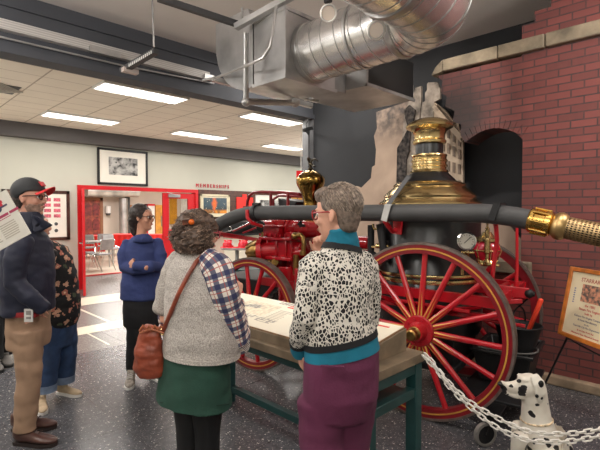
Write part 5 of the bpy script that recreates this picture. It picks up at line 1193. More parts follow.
# curly hair
a = MB(); a.sph(f(0, -.025, .035), (.09, .106, .094), m, 22, 14); a.sph(f(0, -.06, -.03), (.112, .09, .085), m, 20, 12); a.sph(f(.045, -.02, -.05), (.06, .07, .06), m); a.sph(f(-.05, -.03, -.05), (.06, .07, .06), m)
m_curl = M('dark_brown_hair', (84, 68, 58), .5, 0, .35, 50, .4, 90)
ho = F.part('hair', fuse(a, .007, 2, .016, 20, 8.), m_curl)
rnd = random.Random(11); S = []; S2_ = []
for k in range(900):
    th = rnd.uniform(0, 2 * math.pi); z = rnd.uniform(-.9, .98); q = math.sqrt(1 - z * z); dv = V(math.cos(th) * q, math.sin(th) * q, z)
    if dv.y > .5 and z < .5: continue
    w_ = .092 if z > .3 else .11; p = V(dv.x * w_, -.036 + dv.y * w_, .012 + z * .104)
    if z < -.2: p.x *= 1.05
    dn = V(dv.x * .25, -.25, -1); dn = (dn - dv * dn.dot(dv) * .9).normalized(); sd2 = dn.cross(dv).normalized(); ln = rnd.uniform(.04, .08); r0 = rnd.uniform(.004, .014); w0 = rnd.uniform(0, 6); tn = rnd.uniform(1.2, 2.4)
    fz = rnd.uniform(.0, .022)
    if z > .35: fz *= .4; dn = (V(0, -.7, -.5) - dv * V(0, -.7, -.5).dot(dv)).normalized(); sd2 = dn.cross(dv).normalized(); r0 *= .5
    pts = [f(*(p + dn * ln * (j / 9) + (dv * math.cos(w0 + tn * 2 * math.pi * j / 9) + sd2 * math.sin(w0 + tn * 2 * math.pi * j / 9)) * r0 + dv * (.004 + fz * j / 9))) for j in range(10)]
    (S2_ if rnd.random() < .38 else S).append(pts)
F.part('curls', hair_strands(hc, m, hs_, S, .0028), m_curl, ho)
F.part('curls', hair_strands(hc, m, hs_, S2_, .0026), M('light_brown_curls', (136, 114, 98), .45, 0, .25, 60), ho)
c_ = L(188, 222, -.118); a = MB(); a.box(c_, (.05, .014, .024), Matrix.Rotation(R(-8), 3, 'Y')); F.part('hair_clip', a, M('tortoiseshell_clip', (96, 52, 36), .3, 0, .4, 30), ho)
a = MB(); a.sph(c_ + V(.018, -.006, -.0), (.014, .012, .014)); F.part('clip_bead', a, M('amber_clip', (226, 104, 28), .25), ho, label='small amber orange clip bead')
# handbag on her shoulder
bag = thing('handbag', 'brown leather shoulder bag hanging behind the curly haired visitor', 'handbag', (WM[F.root] @ L(149, 376, -.02)))
B = lambda px, py, dd: WM[F.root] @ L(px, py, dd)
a = MB(); sb = c2w(.9, -.42, 0)
a.loft([B(150, 375, -.02), B(149, 366, -.02), B(148.5, 352, -.02), B(150, 338, -.02), B(152.5, 327, -.02)], [.078, .086, .082, .066, .05], [.045, .06, .058, .045, .03], side=sb, n=22, dome=.35)
obj('bag_body', fuse(a, .006, 2, .009, 13, 1.), m_tan_l, bag) if False else None
mb_ = fuse(a, .006, 2, .008, 13, 1.); bo_ = obj('bag_body', mb_, m_tan_l, bag)
a = MB(); a.tube([B(163, 332, -.05), B(170, 314, -.12), B(178, 295, -.165), B(188, 275, -.15), B(196, 262, -.12), B(203, 255, -.08), B(208, 253, -.02), B(208, 258, .06)], [.011] * 8, 8); 
for q in range(len(a.v)): pass
obj('strap', a, m_tan_l, bag)
a = MB()
for px in (143, 149, 155, 161): a.tube([B(px - 3, 331, -.06), B(px, 326, -.075), B(px + 3, 330, -.06)], .008, 6)
a.tube([B(140, 333, -.065), B(151, 329, -.075), B(164, 333, -.06)], .006, 6); obj('drawstring', a, M('pale_tan_leather', (176, 104, 70), .45), bag)
a = MB(); a.torus(B(163, 332, -.05), .014, .004, c2w(0, 1, 0), n=14, k=5); obj('strap_ring', a, m_brass, bag)

# ================ woman in blue with crossed arms
F = Fig(140, 4.19, 'person with dark tied back hair in a royal blue top, arms crossed')
L = F.L; yaw = R(-98); hc = L(143, 217.8); hs_ = .94; sdv = V(.95, .3, 0).normalized()
bm_ = MB(); f, m = head_shapes(bm_, hc, yaw, 0, 0, hs_)
shl, shr = L(128, 243, .02), L(157, 242, .08); hip = L(141, 298); nk = L(141.5, 234)
eL, wL = L(124.5, 267, -.06), L(148, 268, -.2); eR, wR = L(160, 267, .0), L(134, 266.5, -.2)
lk = [[F.Z(134, .8, 0), F.Z(133.5, .46, -.02), F.Z(132, .08, 0)], [F.Z(149, .8, .04), F.Z(149, .46, .03), F.Z(149.5, .08, .06)]]
body_limbs(bm_, hip, shl, shr, nk, hc, lk, [[shl, eL, wL], [shr, eR, wR]])
hand_shapes(bm_, wR, V(-.6, .5, .6), V(.2, 1, 0), 1, .9, .8); hand_shapes(bm_, wL, V(.6, .9, -.2), V(0, 1, 0), 1, .6, .8)
F.part('body', fuse(bm_, .007, 2), m_skin2); face_bits(F, f, m, hs_); glasses(F, f, m, hs_, M('brown_glasses', (50, 40, 36), .3), .025, .018, .003)
a = MB(); ell(a, [(L(141.5, 298, .02), .195, .135), (L(141.5, 285, .02), .19, .135), (L(141.5, 268, .03), .17, .13), (L(141.5, 252, .04), .162, .12), (L(141.5, 244, .05), .148, .1), (L(142, 239, .05), .105, .085), (L(142, 235.5, .04), .07, .07)], sdv, .2)
for pts, r_ in (([shl, L(123, 255, -.02), eL, L(135, 269, -.15), L(151, 268, -.17)], [.056, .056, .054, .05, .048]), ([shr, L(161, 255, .03), eR, L(150, 266, -.16), L(134.5, 266, -.2)], [.056, .056, .054, .05, .044])): a.loft(pts, r_, n=16, dome=.6)
tp = F.part('fleece_top', fuse(a, .008, 3, .006, 8, 5.), m_royal)
a = MB(); a.loft([L(143, 242, -.0), L(143, 239, -.0), L(143, 236, .01)], [.09, .088, .074], [.088, .088, .074], side=sdv, n=24); F.part('cowl_collar', fuse(a, .008, 3, .006, 14, 1.), m_royal, tp)
a = MB(); ell(a, [(L(141.5, 296, .02), .165, .12), (L(141.5, 312, .02), .17, .125), (L(141.5, 325, .02), .165, .115)], sdv, .2)
for l in lk: a.loft([l[0], l[0].lerp(l[1], .5), l[1], l[2]], [.095, .088, .075, .07], n=18, dome=.3)
F.part('trousers', fuse(a, .009, 4, .006, 6, 3.), m_blackcloth)
m_snk = M('grey_trainer', (150, 142, 132), .7, 0, .25, 30)
for x, dd, dr in ((130, -.04, (.25, -.95)), (149, .04, (.8, -.6))):
    h_ = F.Z(x, 0, dd); o = shoe(F, h_, dr, .25, .09, m_snk, m_white, name='trainer'); laces(F, o, h_, dr, .25, m_white)
a = MB(); a.sph(f(0, -.04, .046), (.088, .1, .092), m, 20, 14); a.sph(f(0, -.09, -.02), (.07, .06, .07), m, 14, 10); a.loft([f(0, -.05, .03), f(0, -.085, -.03), f(0, -.105, -.085), f(0, -.1, -.14), f(.01, -.09, -.17)], [.075, .062, .044, .032, .018], n=14, dome=.7)
m_dkhair = M('near_black_hair', (46, 38, 36), .4, 0, .3, 50, .4, 90); ho = F.part('hair', fuse(a, .006, 2, .004, 30, 3.), m_dkhair)
rnd = random.Random(5); S = []
for k in range(260):
    th = rnd.uniform(0, 2 * math.pi); z = rnd.uniform(-.2, 1); q = math.sqrt(1 - z * z); dv = V(math.cos(th) * q, math.sin(th) * q, z)
    if dv.y > .6 and z < .6: continue
    p = V(dv.x * .082, -.024 + dv.y * .1, .04 + z * .093); tt = (V(0, -.085, -.03) - p).normalized(); tt = (tt - dv * tt.dot(dv)).normalized()
    S.append([f(*p), f(*(p + tt * .03 + dv * .003)), f(*(p + tt * .06 - dv * .006))])
F.part('hair_strands', hair_strands(hc, m, hs_, S, .0028), M('dark_brown_strands', (66, 54, 50), .4, 0, .2, 50), ho)
a = MB(); a.torus(f(0, -.098, -.062), .036, .008, m @ V(0, .4, 1), n=16, k=6); F.part('hair_tie', a, m_black_p, ho)

# ================ man with cap
F = Fig(29, 3.08, 'person in a black cap with red brim, navy jacket and khaki trousers')
L = F.L; yaw = R(-88); hc = L(30, 198); hs_ = .97; sdv = V(.25, .97, 0).normalized()
bm_ = MB(); f, m = head_shapes(bm_, hc, yaw, 0, 0, hs_)
shl, shr = L(32, 240, .19), L(22, 240, -.16); hip = L(29, 318); nk = L(27, 222)
eR, wR = L(15, 283, -.2), L(38, 305, -.14); eL, wL = L(22, 285, .22), L(33, 304, .15)
lk = [[L(31, 330, .09), F.Z(29, .5, .09), F.Z(24, .1, .1)], [L(28, 330, -.08), F.Z(26, .5, -.08), F.Z(20.5, .1, -.08)]]
body_limbs(bm_, hip, shl, shr, nk, hc, lk, [[shl, eL, wL], [shr, eR, wR]], 1.05)
hand_shapes(bm_, wR, V(-.12, .45, -.85), V(.3, 1, 0), 1, .3, .8); hand_shapes(bm_, wL, V(-.2, -.4, -.85), V(0, -1, 0), -1, .3, .8)
F.part('body', fuse(bm_, .006, 2), M('ruddy_skin', (208, 152, 130), .5, 0, .06, 9, .05, 80)); face_bits(F, f, m, hs_); glasses(F, f, m, hs_, m_black_p, .024, .016, .003)
# beard and hair
a = MB(); a.loft([f(0, .024, -.052), f(0, .034, -.08), f(0, .052, -.112), f(0, .06, -.128)], [.0605, .053, .037, .02], [.062, .056, .04, .022], side=m @ V(1, 0, 0), n=20, dome=.4); a.sph(f(0, .088, -.046), (.026, .012, .006), m)
F.part('beard', fuse(a, .005, 1, .003, 40, 1.), M('grey_brown_beard', (140, 112, 98), .8, 0, .15, 60, .3, 150))
a = MB(); a.loft([f(0, -.045, .03), f(0, -.062, -.02), f(0, -.06, -.06)], [.072, .066, .05], [.06, .048, .036], side=m @ V(1, 0, 0), n=20, dome=.4); F.part('hair', fuse(a, .005, 2, .003, 30, 2.), M('dark_grey_hair', (62, 52, 48), .7, 0, .3, 60))
# cap
a = MB(); a.sph(f(0, -.012, .045), (.09, .112, .1), m, 28, 18)
keep = MB(); a2 = a; 
for v in a.v:
    r_ = m.inverted() @ (v - hc) / hs_
    lim = .052 + .85 * max(-.13, min(0, r_.y - .02))
    if r_.z < lim: r_.z = lim - (lim - r_.z) * .06; v.xyz = hc + m @ r_ * hs_
m_cap = M('charcoal_cap', (40, 42, 44), .75, 0, .1, 9, .15, 120); cp = F.part('cap', a, m_cap)
a = MB()
pts = []; n = 14
top = []; 
for k in range(n + 1):
    q = R(-72 + 144 * k / n); top.append((math.sin(q) * .078, .066 + math.cos(q) * .028 - .0, .06 - .03 * abs(math.sin(q)))); 
outr = []
for k in range(n + 1):
    q = R(-80 + 160 * k / n); outr.append((math.sin(q) * .08, .072 + math.cos(q) * .1, .052 + .03 * math.cos(q) - .035 * abs(math.sin(q)) ** 1.6))
vs_b = [f(*p) for p in top] + [f(*p) for p in outr]; fs_b = [(k, k + 1, n + 2 + k, n + 1 + k) for k in range(n)]
vs_b2 = [v - V(0, 0, .005) for v in vs_b]; N_ = len(vs_b)
a.add(vs_b + vs_b2, fs_b + [tuple(i + N_ for i in reversed(q)) for q in fs_b] + [(n + 1 + k, n + 2 + k, N_ + n + 2 + k, N_ + n + 1 + k) for k in range(n)] + [(k + 1, k, N_ + k, N_ + k + 1) for k in range(n)] + [(0, n + 1, N_ + n + 1, N_), (n, N_ + n, N_ + 2 * n + 1, 2 * n + 1)])
F.part('brim', a, M('red_brim', (216, 40, 44), .6, 0, .05, 9), cp, label='bright red curved brim')
a = MB(); a.sph(f(0, -.012, .139), (.01, .01, .006), m); F.part('cap_button', a, m_cap, cp); a = MB(); a.box(f(0, .088, .1), (.05, .008, .035), m @ Matrix.Rotation(R(35), 3, 'X')); F.part('cap_badge', a, M('red_badge', (206, 44, 50), .6), cp)
# jacket
a = MB()
ell(a, [(L(29, 311, 0), .185, .135), (L(28.5, 297, 0), .19, .14), (L(28.5, 275, 0), .19, .14), (L(28.5, 256, 0), .19, .13), (L(28, 244, 0), .18, .112), (L(28, 235, 0), .135, .095), (L(28, 227, 0), .085, .08)], sdv, .15)
for pts, r_ in (([shr, L(15, 262, -.2), eR, L(30, 297, -.2), L(43, 308, -.15)], [.074, .07, .064, .058, .052]), ([shl, L(26, 262, .24), eL, L(31, 300, .2), L(35, 306, .16)], [.07, .066, .06, .054, .05])): a.loft(pts, r_, n=18, dome=.6)
jk = F.part('jacket', fuse(a, .008, 3, .008, 8, 4.), m_navy)
a = MB()
a.loft([L(28, 231, 0), L(28.5, 222, 0), L(28, 212, .0)], [.09, .092, .088], [.095, .1, .092], side=sdv, n=24)
a.prism([L(30, 214, -.09), L(38, 217, -.1), L(52, 225, -.05), L(44, 230, -.06), L(33, 233, -.1)], V(0, .022, 0)); a.prism([L(34, 216, .07), L(42, 220, .08), L(51, 226, .03), L(42, 231, .06)], V(0, .02, 0)); F.part('collar', fuse(a, .007, 2), m_navy, jk)
a = MB(); ell(a, [(L(29, 312, 0), .145, .122), (L(29, 330, 0), .155, .125), (L(29, 345, 0), .145, .115)], sdv, .2)
for l, rr in zip(lk, ((.09, .08, .07, .062), (.094, .085, .076, .07))): a.loft([l[0], l[0].lerp(l[1], .5), l[1], l[2]], rr, n=20, dome=.2)
F.part('trousers', fuse(a, .008, 3, .009, 6, 7.), m_khaki)
a = MB(); a.bar(L(14, 314, -.17), L(36, 315, -.17), .02, .012, (0, 1, 0)); a.box(L(22, 314.5, -.15), (.2, .05, .03)); F.part('belt', a, M('red_belt', (150, 40, 44), .5))
m_bleath = M('brown_boot_leather', (74, 48, 42), .35, 0, .2, 10, .15, 60); m_sole = M('dark_sole', (40, 30, 28), .6)
for x, dd, dr in ((10.5, -.07, (.98, -.1)), (8, .11, (.98, .12))):
    h_ = F.Z(x, 0, dd); o = shoe(F, h_, dr, .31, .11, m_bleath, m_sole, .1, 'boot'); laces(F, o, h_, dr, .31, M('boot_lace', (58, 40, 34), .7), 4, .1)
bd = thing('name_badge', 'white name badge hanging at the pocket of the khaki trousers', 'badge', WM[F.root] @ L(28, 331, -.2))
a = MB(); q = WM[F.root]; a.prism([q @ L(24, 309, -.205), q @ L(32.5, 309, -.205), q @ L(32.5, 322, -.2), q @ L(24, 322, -.2)], c2w(0, .008, 0)); obj('card', a, m_white, bd)
a = MB(); a.prism([q @ L(26, 311, -.209), q @ L(30.5, 311, -.209), q @ L(30.5, 315, -.208), q @ L(26, 315, -.208)], c2w(0, .004, 0)); a.prism([q @ L(26, 317, -.207), q @ L(30.5, 317, -.207), q @ L(30.5, 319, -.206), q @ L(26, 319, -.206)], c2w(0, .004, 0)); obj('card_print', a, M('badge_print', (150, 146, 142), .6), bd)

# ================ woman in floral top behind him
F = Fig(55, 3.75, 'person in a floral black top and rolled up jeans behind the man in the cap')
L = F.L; yaw = R(-75); hc = L(37.5, 226.5); hs_ = .92; sdv = V(.3, .95, 0).normalized()
bm_ = MB(); f, m = head_shapes(bm_, hc, yaw, 0, 0, hs_)
shl, shr = L(52, 252, .17), L(48, 252, -.15); hip = L(54, 318); nk = L(41, 243)
eR, wR = L(44, 285, -.16), L(40, 310, -.14); eL, wL = L(50, 285, .2), L(46, 308, .2)
lk = [[F.Z(62, .78, .08), F.Z(65, .46, .08), F.Z(62, .1, .1)], [F.Z(49, .78, -.08), F.Z(48, .46, -.08), F.Z(43, .1, -.1)]]
body_limbs(bm_, hip, shl, shr, nk, hc, lk, [[shl, eL, wL], [shr, eR, wR]], 1.1)
hand_shapes(bm_, wR, V(.5, .3, -.6), V(0, 1, 0), 1, .5, .9); hand_shapes(bm_, wL, V(.5, -.3, -.6), V(0, -1, 0), -1, .5, .9)
F.part('body', fuse(bm_, .007, 2), m_skin); face_bits(F, f, m, hs_)
a = MB(); a.sph(f(0, -.03, .036), (.085, .1, .095), m, 20, 14); a.loft([f(0, -.05, .02), f(0, -.07, -.06), f(0, -.06, -.12)], [.085, .08, .05], [.06, .05, .04], side=m @ V(1, 0, 0), n=16, dome=.5); F.part('hair', fuse(a, .007, 2, .005, 25, 3.), M('auburn_hair', (96, 66, 52), .5, 0, .3, 50))
a = MB(); ell(a, [(L(57, 323, 0), .175, .135), (L(58, 315, 0), .19, .155), (L(58.5, 300, 0), .19, .152), (L(57, 280, 0), .18, .14), (L(54, 262, 0), .175, .12), (L(51, 252, 0), .165, .1), (L(46, 246, 0), .08, .08)], sdv, .15)
for pts in ([shl, eL, wL], [shr, eR, wR]): a.loft([pts[0], pts[1], pts[1].lerp(pts[2], .7)], [.07, .062, .05], n=16, dome=.5)
F.part('floral_top', fuse(a, .008, 3, .008, 8, 6.), m_floral)
a = MB(); ell(a, [(L(55, 318, 0), .155, .13), (L(55, 332, 0), .16, .135), (L(55.5, 345, 0), .15, .12)], sdv, .2)
for l in lk: a.loft([l[0], l[0].lerp(l[1], .5), l[1], l[2] + V(0, 0, .02)], [.105, .095, .085, .078], n=20, dome=.2)
F.part('jeans', fuse(a, .008, 3, .008, 6, 2.), m_jeans)
m_slip = M('beige_slip_on', (186, 164, 134), .7, 0, .08, 20)
for (x, dd, dr), l in zip(((55, .1, (.95, -.28)), (37.5, -.12, (.55, -.83))), lk):
    a = MB(); e = l[2]; a.loft([e + V(0, 0, .0), e + V(0, 0, .06)], [.083, .085], n=20); F.part('rolled_cuff', a, m_cuff)
    shoe(F, F.Z(x, 0, dd), dr, .255, .092, m_slip, m_white, .07, 'slip_on')

# ================ visitor in black at the far left
F = Fig(-2, 4.62, 'person in black clothes at the far left edge behind the placard')
L = F.L; yaw = R(-70); hc = L(11, 203.5); hs_ = .98; sdv = V(.5, .86, 0).normalized()
bm_ = MB(); f, m = head_shapes(bm_, hc, yaw, 0, 0, hs_)
shl, shr = L(6, 232, .17), L(-6, 232, -.15); hip = L(-2, 290); nk = L(5, 223)
eR, wR = L(-10, 262, -.2), L(-4, 284, -.16); eL, wL = L(4, 262, .22), L(4, 285, .18)
lk = [[F.Z(3, .8, .08), F.Z(3.5, .46, .08), F.Z(3, .08, .08)], [F.Z(-8, .8, -.08), F.Z(-8, .46, -.08), F.Z(-8, .08, -.08)]]
body_limbs(bm_, hip, shl, shr, nk, hc, lk, [[shl, eL, wL], [shr, eR, wR]], 1.1)
hand_shapes(bm_, wR, V(.2, 0, -1), V(0, 1, 0), 1, .5, 1.); hand_shapes(bm_, wL, V(.2, 0, -1), V(0, -1, 0), -1, .5, 1.)
F.part('body', fuse(bm_, .008, 2), m_skin); face_bits(F, f, m, hs_)
a = MB(); a.sph(f(0, -.024, .04), (.082, .1, .092), m, 18, 12); F.part('hair', fuse(a, .008, 2), M('brown_hair', (84, 62, 48), .6, 0, .3, 40))
a = MB(); ell(a, [(L(-1, 298, 0), .19, .15), (L(-1, 270, 0), .195, .14), (L(0, 245, 0), .2, .125), (L(1, 235, 0), .17, .1), (L(3, 227, 0), .08, .08)], sdv, .15)
for pts in ([shl, eL, wL], [shr, eR, wR]): a.loft(pts, [.075, .065, .05], n=16, dome=.5)
F.part('jacket', fuse(a, .009, 3, .008, 7, 8.), m_blackcloth)
a = MB(); ell(a, [(L(-1, 292, 0), .16, .13), (L(-1, 312, 0), .165, .13)], sdv, .2)
for l in lk: a.loft([l[0], l[1], l[2]], [.1, .082, .078], n=18, dome=.2)
F.part('trousers', fuse(a, .009, 3, .007, 6, 2.), m_blackcloth)
for x, dd in ((1, .06), (-9, -.1)): shoe(F, F.Z(x, 0, dd), (.7, -.7), .28, .1, M('grey_shoe', (96, 92, 88), .6), m_rubber)
# ================================================================ FOREGROUND THINGS
# ---- interpretive reading table (along the engine)
U0, U1, V0, V1 = 1.70, 2.24, 1.25, 3.12
t = thing('display_table', 'reading table with cream printed panel, grey wood edge and teal legs', 'display table', (1.97, 2.2, 0))
a = MB(); a.bx((U0, V0, .752), (U1, V1, .8)); obj('plank_top', a, m_wood, t, bev=.003)
VW = 1.34
a = MB(); a.prism([(U0 + .03, VW, .8), (U0 + .03, VW, .858), (U1 - .05, VW, .925), (U1 - .05, VW, .8)], (0, V1 - .05 - VW, 0)); obj('wedge_body', a, m_wood, t, bev=.003)
sl = (.925 - .858) / (U1 - .05 - U0 - .03); xd = V(0, -1, 0); yd = V(1, 0, sl).normalized(); pm0 = frame_m((U0 + .035, V1 - .06, .8625), xd, yd); PLn = V1 - .06 - VW - .01; PHt = (U1 - .05 - U0 - .04) / yd.x
a = MB(); a.bx((0, 0, -.002), (PLn, PHt, .005)); obj('panel_edge', pm(a, pm0), M('plywood_edge', (150, 116, 84), .5, 0, .2, 40), t)
a = MB(); a.bx((.004, .004, .005), (PLn - .004, PHt - .004, .0075)); pn = obj('printed_panel', pm(a, pm0), M('cream_print', (232, 224, 204), .35, 0, .02, 3), t)
rnd = random.Random(2)
def blocks(lines, mat, name, par, mw, z=.0085):
    a = MB()
    for x, y, w, h in lines: a.bx((x, y - h / 2, z - .001), (x + w, y + h / 2, z))
    return obj(name, pm(a, mw), mat, par, flat=True)
m_ink = M('faint_grey_ink', (176, 168, 154), .6); m_redink = M('red_ink', (214, 82, 72), .6); m_ink2 = M('pencil_grey', (156, 150, 140), .6, 0, .35, 60); m_buff = M('buff_ink', (220, 206, 182), .6, 0, .12, 40)
ln = []
for x0, w in ((.84, .13), (1.2, .22), (.1, .14)):
    ln = []
    for r_ in range(11): ln.append((x0, .3 - .021 * r_, w * rnd.uniform(.8, 1), .006))
    blocks(ln, m_ink, 'text_block', pn, pm0)
ln = []
for r_, wds in ((.40, (.06, .04, .07, .05)), (.372, (.08, .05, .06))):
    x = .84
    for w in wds: ln.append((x, r_, w, .018)); x += w + .014
for r_, wds in ((.4, (.05, .08)),):
    x = 1.5
    for w in wds: ln.append((x, r_, w, .016)); x += w + .014
blocks(ln, m_redink, 'red_heading', pn, pm0)
a = MB(); a.bx((.45, .16, .0075), (.8, .36, .0083)); obj('picture_buff', pm(a, pm0), m_buff, pn, flat=True)
a = MB()
a.v; c = pm0 @ V(.66, .21, .009); a.loft([pm0 @ V(.5, .24, .0088), pm0 @ V(.56, .275, .0088), pm0 @ V(.62, .285, .0088), pm0 @ V(.66, .26, .0088)], [.01, .03, .035, .012], [.0008] * 4, side=pm0.to_3x3() @ V(0, 1, 0), n=10)
obj('picture_vehicle', a, m_ink2, pn, flat=True); a = MB()
for k in range(14): x = .5 + .035 * k; a.bx((0, 0, 0), (0, 0, 0)) if False else a.prism([pm0 @ V(x, .09 + .02 * (k % 3), .0078), pm0 @ V(x + .02, .09 + .02 * (k % 3), .0078), pm0 @ V(x + .022, .14 + .015 * (k % 2), .0078), pm0 @ V(x + .002, .14, .0078)], pm0.to_3x3() @ V(0, 0, .001))
obj('picture_skyline', a, m_ink2, pn, flat=True); a = MB()
for k in range(6): x = .72 + .03 * k; a.prism([pm0 @ V(x, .4, .0078), pm0 @ V(x + .02, .4, .0078), pm0 @ V(x + .02, .44, .0078), pm0 @ V(x, .44, .0078)], pm0.to_3x3() @ V(0, 0, .001))
obj('picture_engraving', a, m_ink2, pn, flat=True)
for u, v in ((U0 + .06, V0 + .045), (U1 - .045, V0 + .045), (U0 + .06, V1 - .1), (U1 - .045, V1 - .1)):
    a = MB(); a.bx((u - .032, v - .032, 0), (u + .032, v + .032, .752)); obj('leg', a, m_teal, t, bev=.003)
for v in (V0 + .045, V1 - .1):
    a = MB(); a.bx((U0 + .09, v - .025, .69), (U1 - .07, v + .025, .752)); obj('apron', a, m_teal, t, bev=.003)
    a = MB(); a.bx((U0 + .09, v - .025, .56), (U1 - .07, v + .025, .61)); obj('end_rail', a, m_teal, t, bev=.003)
for u in (U0 + .06, U1 - .045): a = MB(); a.bx((u - .025, V0 + .08, .70), (u + .025, V1 - .13, .752)); obj('side_rail', a, m_teal, t, bev=.003)
a = MB(); a.bx((U1 - .07, V0 + .08, .09), (U1 - .02, V1 - .13, .14)); obj('stretcher', a, m_teal, t, bev=.003)
a = MB(); a.bx((U0 + .1, V0 + .08, .575), (U1 - .08, V0 + .5, .595)); obj('shelf', a, m_teal, t)
# ---- dalmatian statue
dc = c2w(1.335, 2.5, 0); F = Fig(538, 2.5, 'white dalmatian dog statue with black spots sitting beside the wheel', 'dalmatian_statue'); F.root['category'] = 'statue'; L = F.L
a = MB()
a.loft([L(503, 386, 0), L(510, 387.5, 0), L(518, 387, 0), L(525, 386, 0), L(533, 386, .0)], [.02, .027, .034, .046, .055], [.024, .034, .04, .055, .066], side=(0, 1, 0), n=18, dome=.7)
a.sph(L(529, 386, 0), (.08, .066, .072)); a.sph(L(523, 378, 0), (.03, .05, .022)); a.loft([L(503.5, 391.5, 0), L(513, 395, 0), L(524, 396, 0)], [.015, .022, .032], [.01, .016, .02], side=(0, 1, 0), n=12, dome=.7)
a.sph(L(502.2, 383.5, 0), (.018, .02, .016))
a.loft([L(533, 388, 0), L(535, 402, 0), L(536, 416, .0), L(538, 432, 0), L(541, 455, 0), F.Z(545, .3, 0), F.Z(549, .16, 0)], [.064, .066, .076, .1, .13, .15, .15], [.07, .07, .078, .1, .118, .13, .14], side=(0, 1, 0), n=24, dome=.4)
for s_ in (-1, 1):
    a.loft([F.Z(523, .34, s_ * .06), F.Z(520, .18, s_ * .07), F.Z(519, .05, s_ * .07)], [.046, .034, .03], n=14, dome=.5); a.sph(F.Z(515, .025, s_ * .07), (.05, .036, .026))
    a.sph(F.Z(555, .16, s_ * .1), (.13, .075, .13)); a.sph(F.Z(538, .03, s_ * .13), (.08, .036, .03))
a.loft([F.Z(570, .05, 0), F.Z(580, .04, .05), F.Z(590, .045, .14)], [.03, .024, .012], n=12, dome=.6)
def dalm():
    g = G('spotted_resin'); co = g.co(); nz = g.n('ShaderNodeTexNoise', None, Scale=20.0); g.t.links.new(co, nz.inputs['Vector']); mx = g.n('ShaderNodeMix', {'data_type': 'VECTOR'}); mx.inputs[0].default_value = .05
    g.t.links.new(co, mx.inputs[4]); g.t.links.new(nz.outputs['Color'], mx.inputs[5]); v = g.n('ShaderNodeTexVoronoi', None, Scale=19.0); g.t.links.new(mx.outputs[1], v.inputs['Vector'])
    r = g.xyz(v.outputs['Color']); th = g.ma('ADD', g.ma('MULTIPLY', r[0], .24), .2); f = g.ma('MULTIPLY', g.ma('LESS_THAN', v.outputs['Distance'], th), g.ma('GREATER_THAN', r[1], .25))
    c = g.mix(g.ramp(g.noise(7, 3), .4, .75), (230, 224, 212), (204, 194, 178)); g.out(g.mix(f, c, (26, 24, 26)), .4, coat=.2); return g.m
db = F.part('dog_body', fuse(a, .006, 2), dalm())
a = MB(); a.sph(L(501.2, 383.8, 0), (.02, .019, .015)); F.part('nose', a, m_black, db)
m_dogear = M('white_resin', (226, 220, 208), .4, 0, .05, 8, coat=.2)
for s_, lx in ((-1, 0), (1, 0)):
    a = MB(); a.loft([L(534, 376, s_ * .06), L(539, 384, s_ * .078), L(541, 394, s_ * .075), L(540, 402, s_ * .07)], [.026, .036, .034, .014], [.012, .013, .012, .008], side=(1, 0, 0), n=14, dome=.7); er_ = F.part('ear', fuse(a, .005, 2), m_dogear)
    a = MB(); a.sph(L(541, 384, s_ * .088), (.016, .007, .02)); a.sph(L(537, 396, s_ * .084), (.01, .007, .011)); a.sph(L(541.5, 398, s_ * .08), (.008, .007, .01)); F.part('ear_spots', a, m_black, er_)
    a = MB(); a.sph(L(519, 381, s_ * .042), (.013, .009, .011)); F.part('eye', a, m_black, db)
a = MB(); a.torus(L(536.5, 419, 0), .081, .006, V(-.12, 0, 1), n=40, k=6); F.part('collar_chain', a, M('bead_collar', (196, 176, 146), .5, 0, .3, 80))
# ---- plastic barrier chains
m_chain = M('white_plastic', (232, 228, 220), .4, 0, .04, 10)
def link_mesh():
    a = MB(); pts = []
    for k in range(16):
        q = 2 * math.pi * k / 16; x = .0105 * math.cos(q); y = .0105 * math.sin(q) + (.0125 if math.sin(q) >= 0 else -.0125); pts.append(V(y, x, 0))
    a.tube(pts, .0042, 6, closed=True); return a
lp = None
def chain(px, label, step=.0355):
    global lp
    pts = [at(x, y, d) for x, y, d in px]; C = []
    for i in range(len(pts) - 1):                      # smooth run through the points
        p0 = pts[max(0, i - 1)]; p1 = pts[i]; p2 = pts[i + 1]; p3 = pts[min(len(pts) - 1, i + 2)]
        for k in range(30):
            s_ = k / 30; C.append(.5 * ((2 * p1) + (p2 - p0) * s_ + (2 * p0 - 5 * p1 + 4 * p2 - p3) * s_ * s_ + (3 * p1 - p0 - 3 * p2 + p3) * s_ ** 3))
    C.append(pts[-1]); t = thing('barrier_chain', label, 'chain', pts[0], 0, 'white plastic barrier chains'); acc = 0; nx = 0; k = 0
    for i in range(1, len(C)):
        sg = (C[i] - C[i - 1]); acc += sg.length
        if acc >= nx:
            nx += step; tn = sg.normalized(); up = V(0, 0, 1); sd = tn.cross(up).normalized(); up = sd.cross(tn)
            if k % 2: sd, up = up, -sd
            a_ = R(40); s2 = sd * math.cos(a_) + up * math.sin(a_); u2 = tn.cross(s2)
            mtx = Matrix((tn, s2, u2)).transposed().to_4x4(); mtx.translation = C[i] - pts[0]
            if lp is None: lp = link_mesh().mesh('chain_link'); lp.materials.append(m_chain); [setattr(p, 'use_smooth', True) for p in lp.polygons]
            o = bpy.data.objects.new('chain_link', lp); COL.objects.link(o); o.parent = t; o.matrix_local = mtx; k += 1
    return t
chain([(427, 356, 2.42), (433, 363, 2.41), (443, 376, 2.38), (456, 390, 2.35), (470, 402, 2.32), (490, 414, 2.28), (514, 426, 2.25), (536, 433, 2.23), (560, 434, 2.2), (585, 432, 2.18), (612, 427, 2.15)], 'upper white plastic chain strand crossing in front of the dalmatian')
chain([(425, 358, 2.4), (436, 369, 2.38), (447, 384, 2.35), (458, 396, 2.31), (470, 407, 2.28), (490, 423, 2.24), (510, 434, 2.21), (532, 441, 2.18), (560, 442, 2.15), (585, 439, 2.13), (612, 434, 2.1)], 'lower white plastic chain strand crossing in front of the dalmatian')
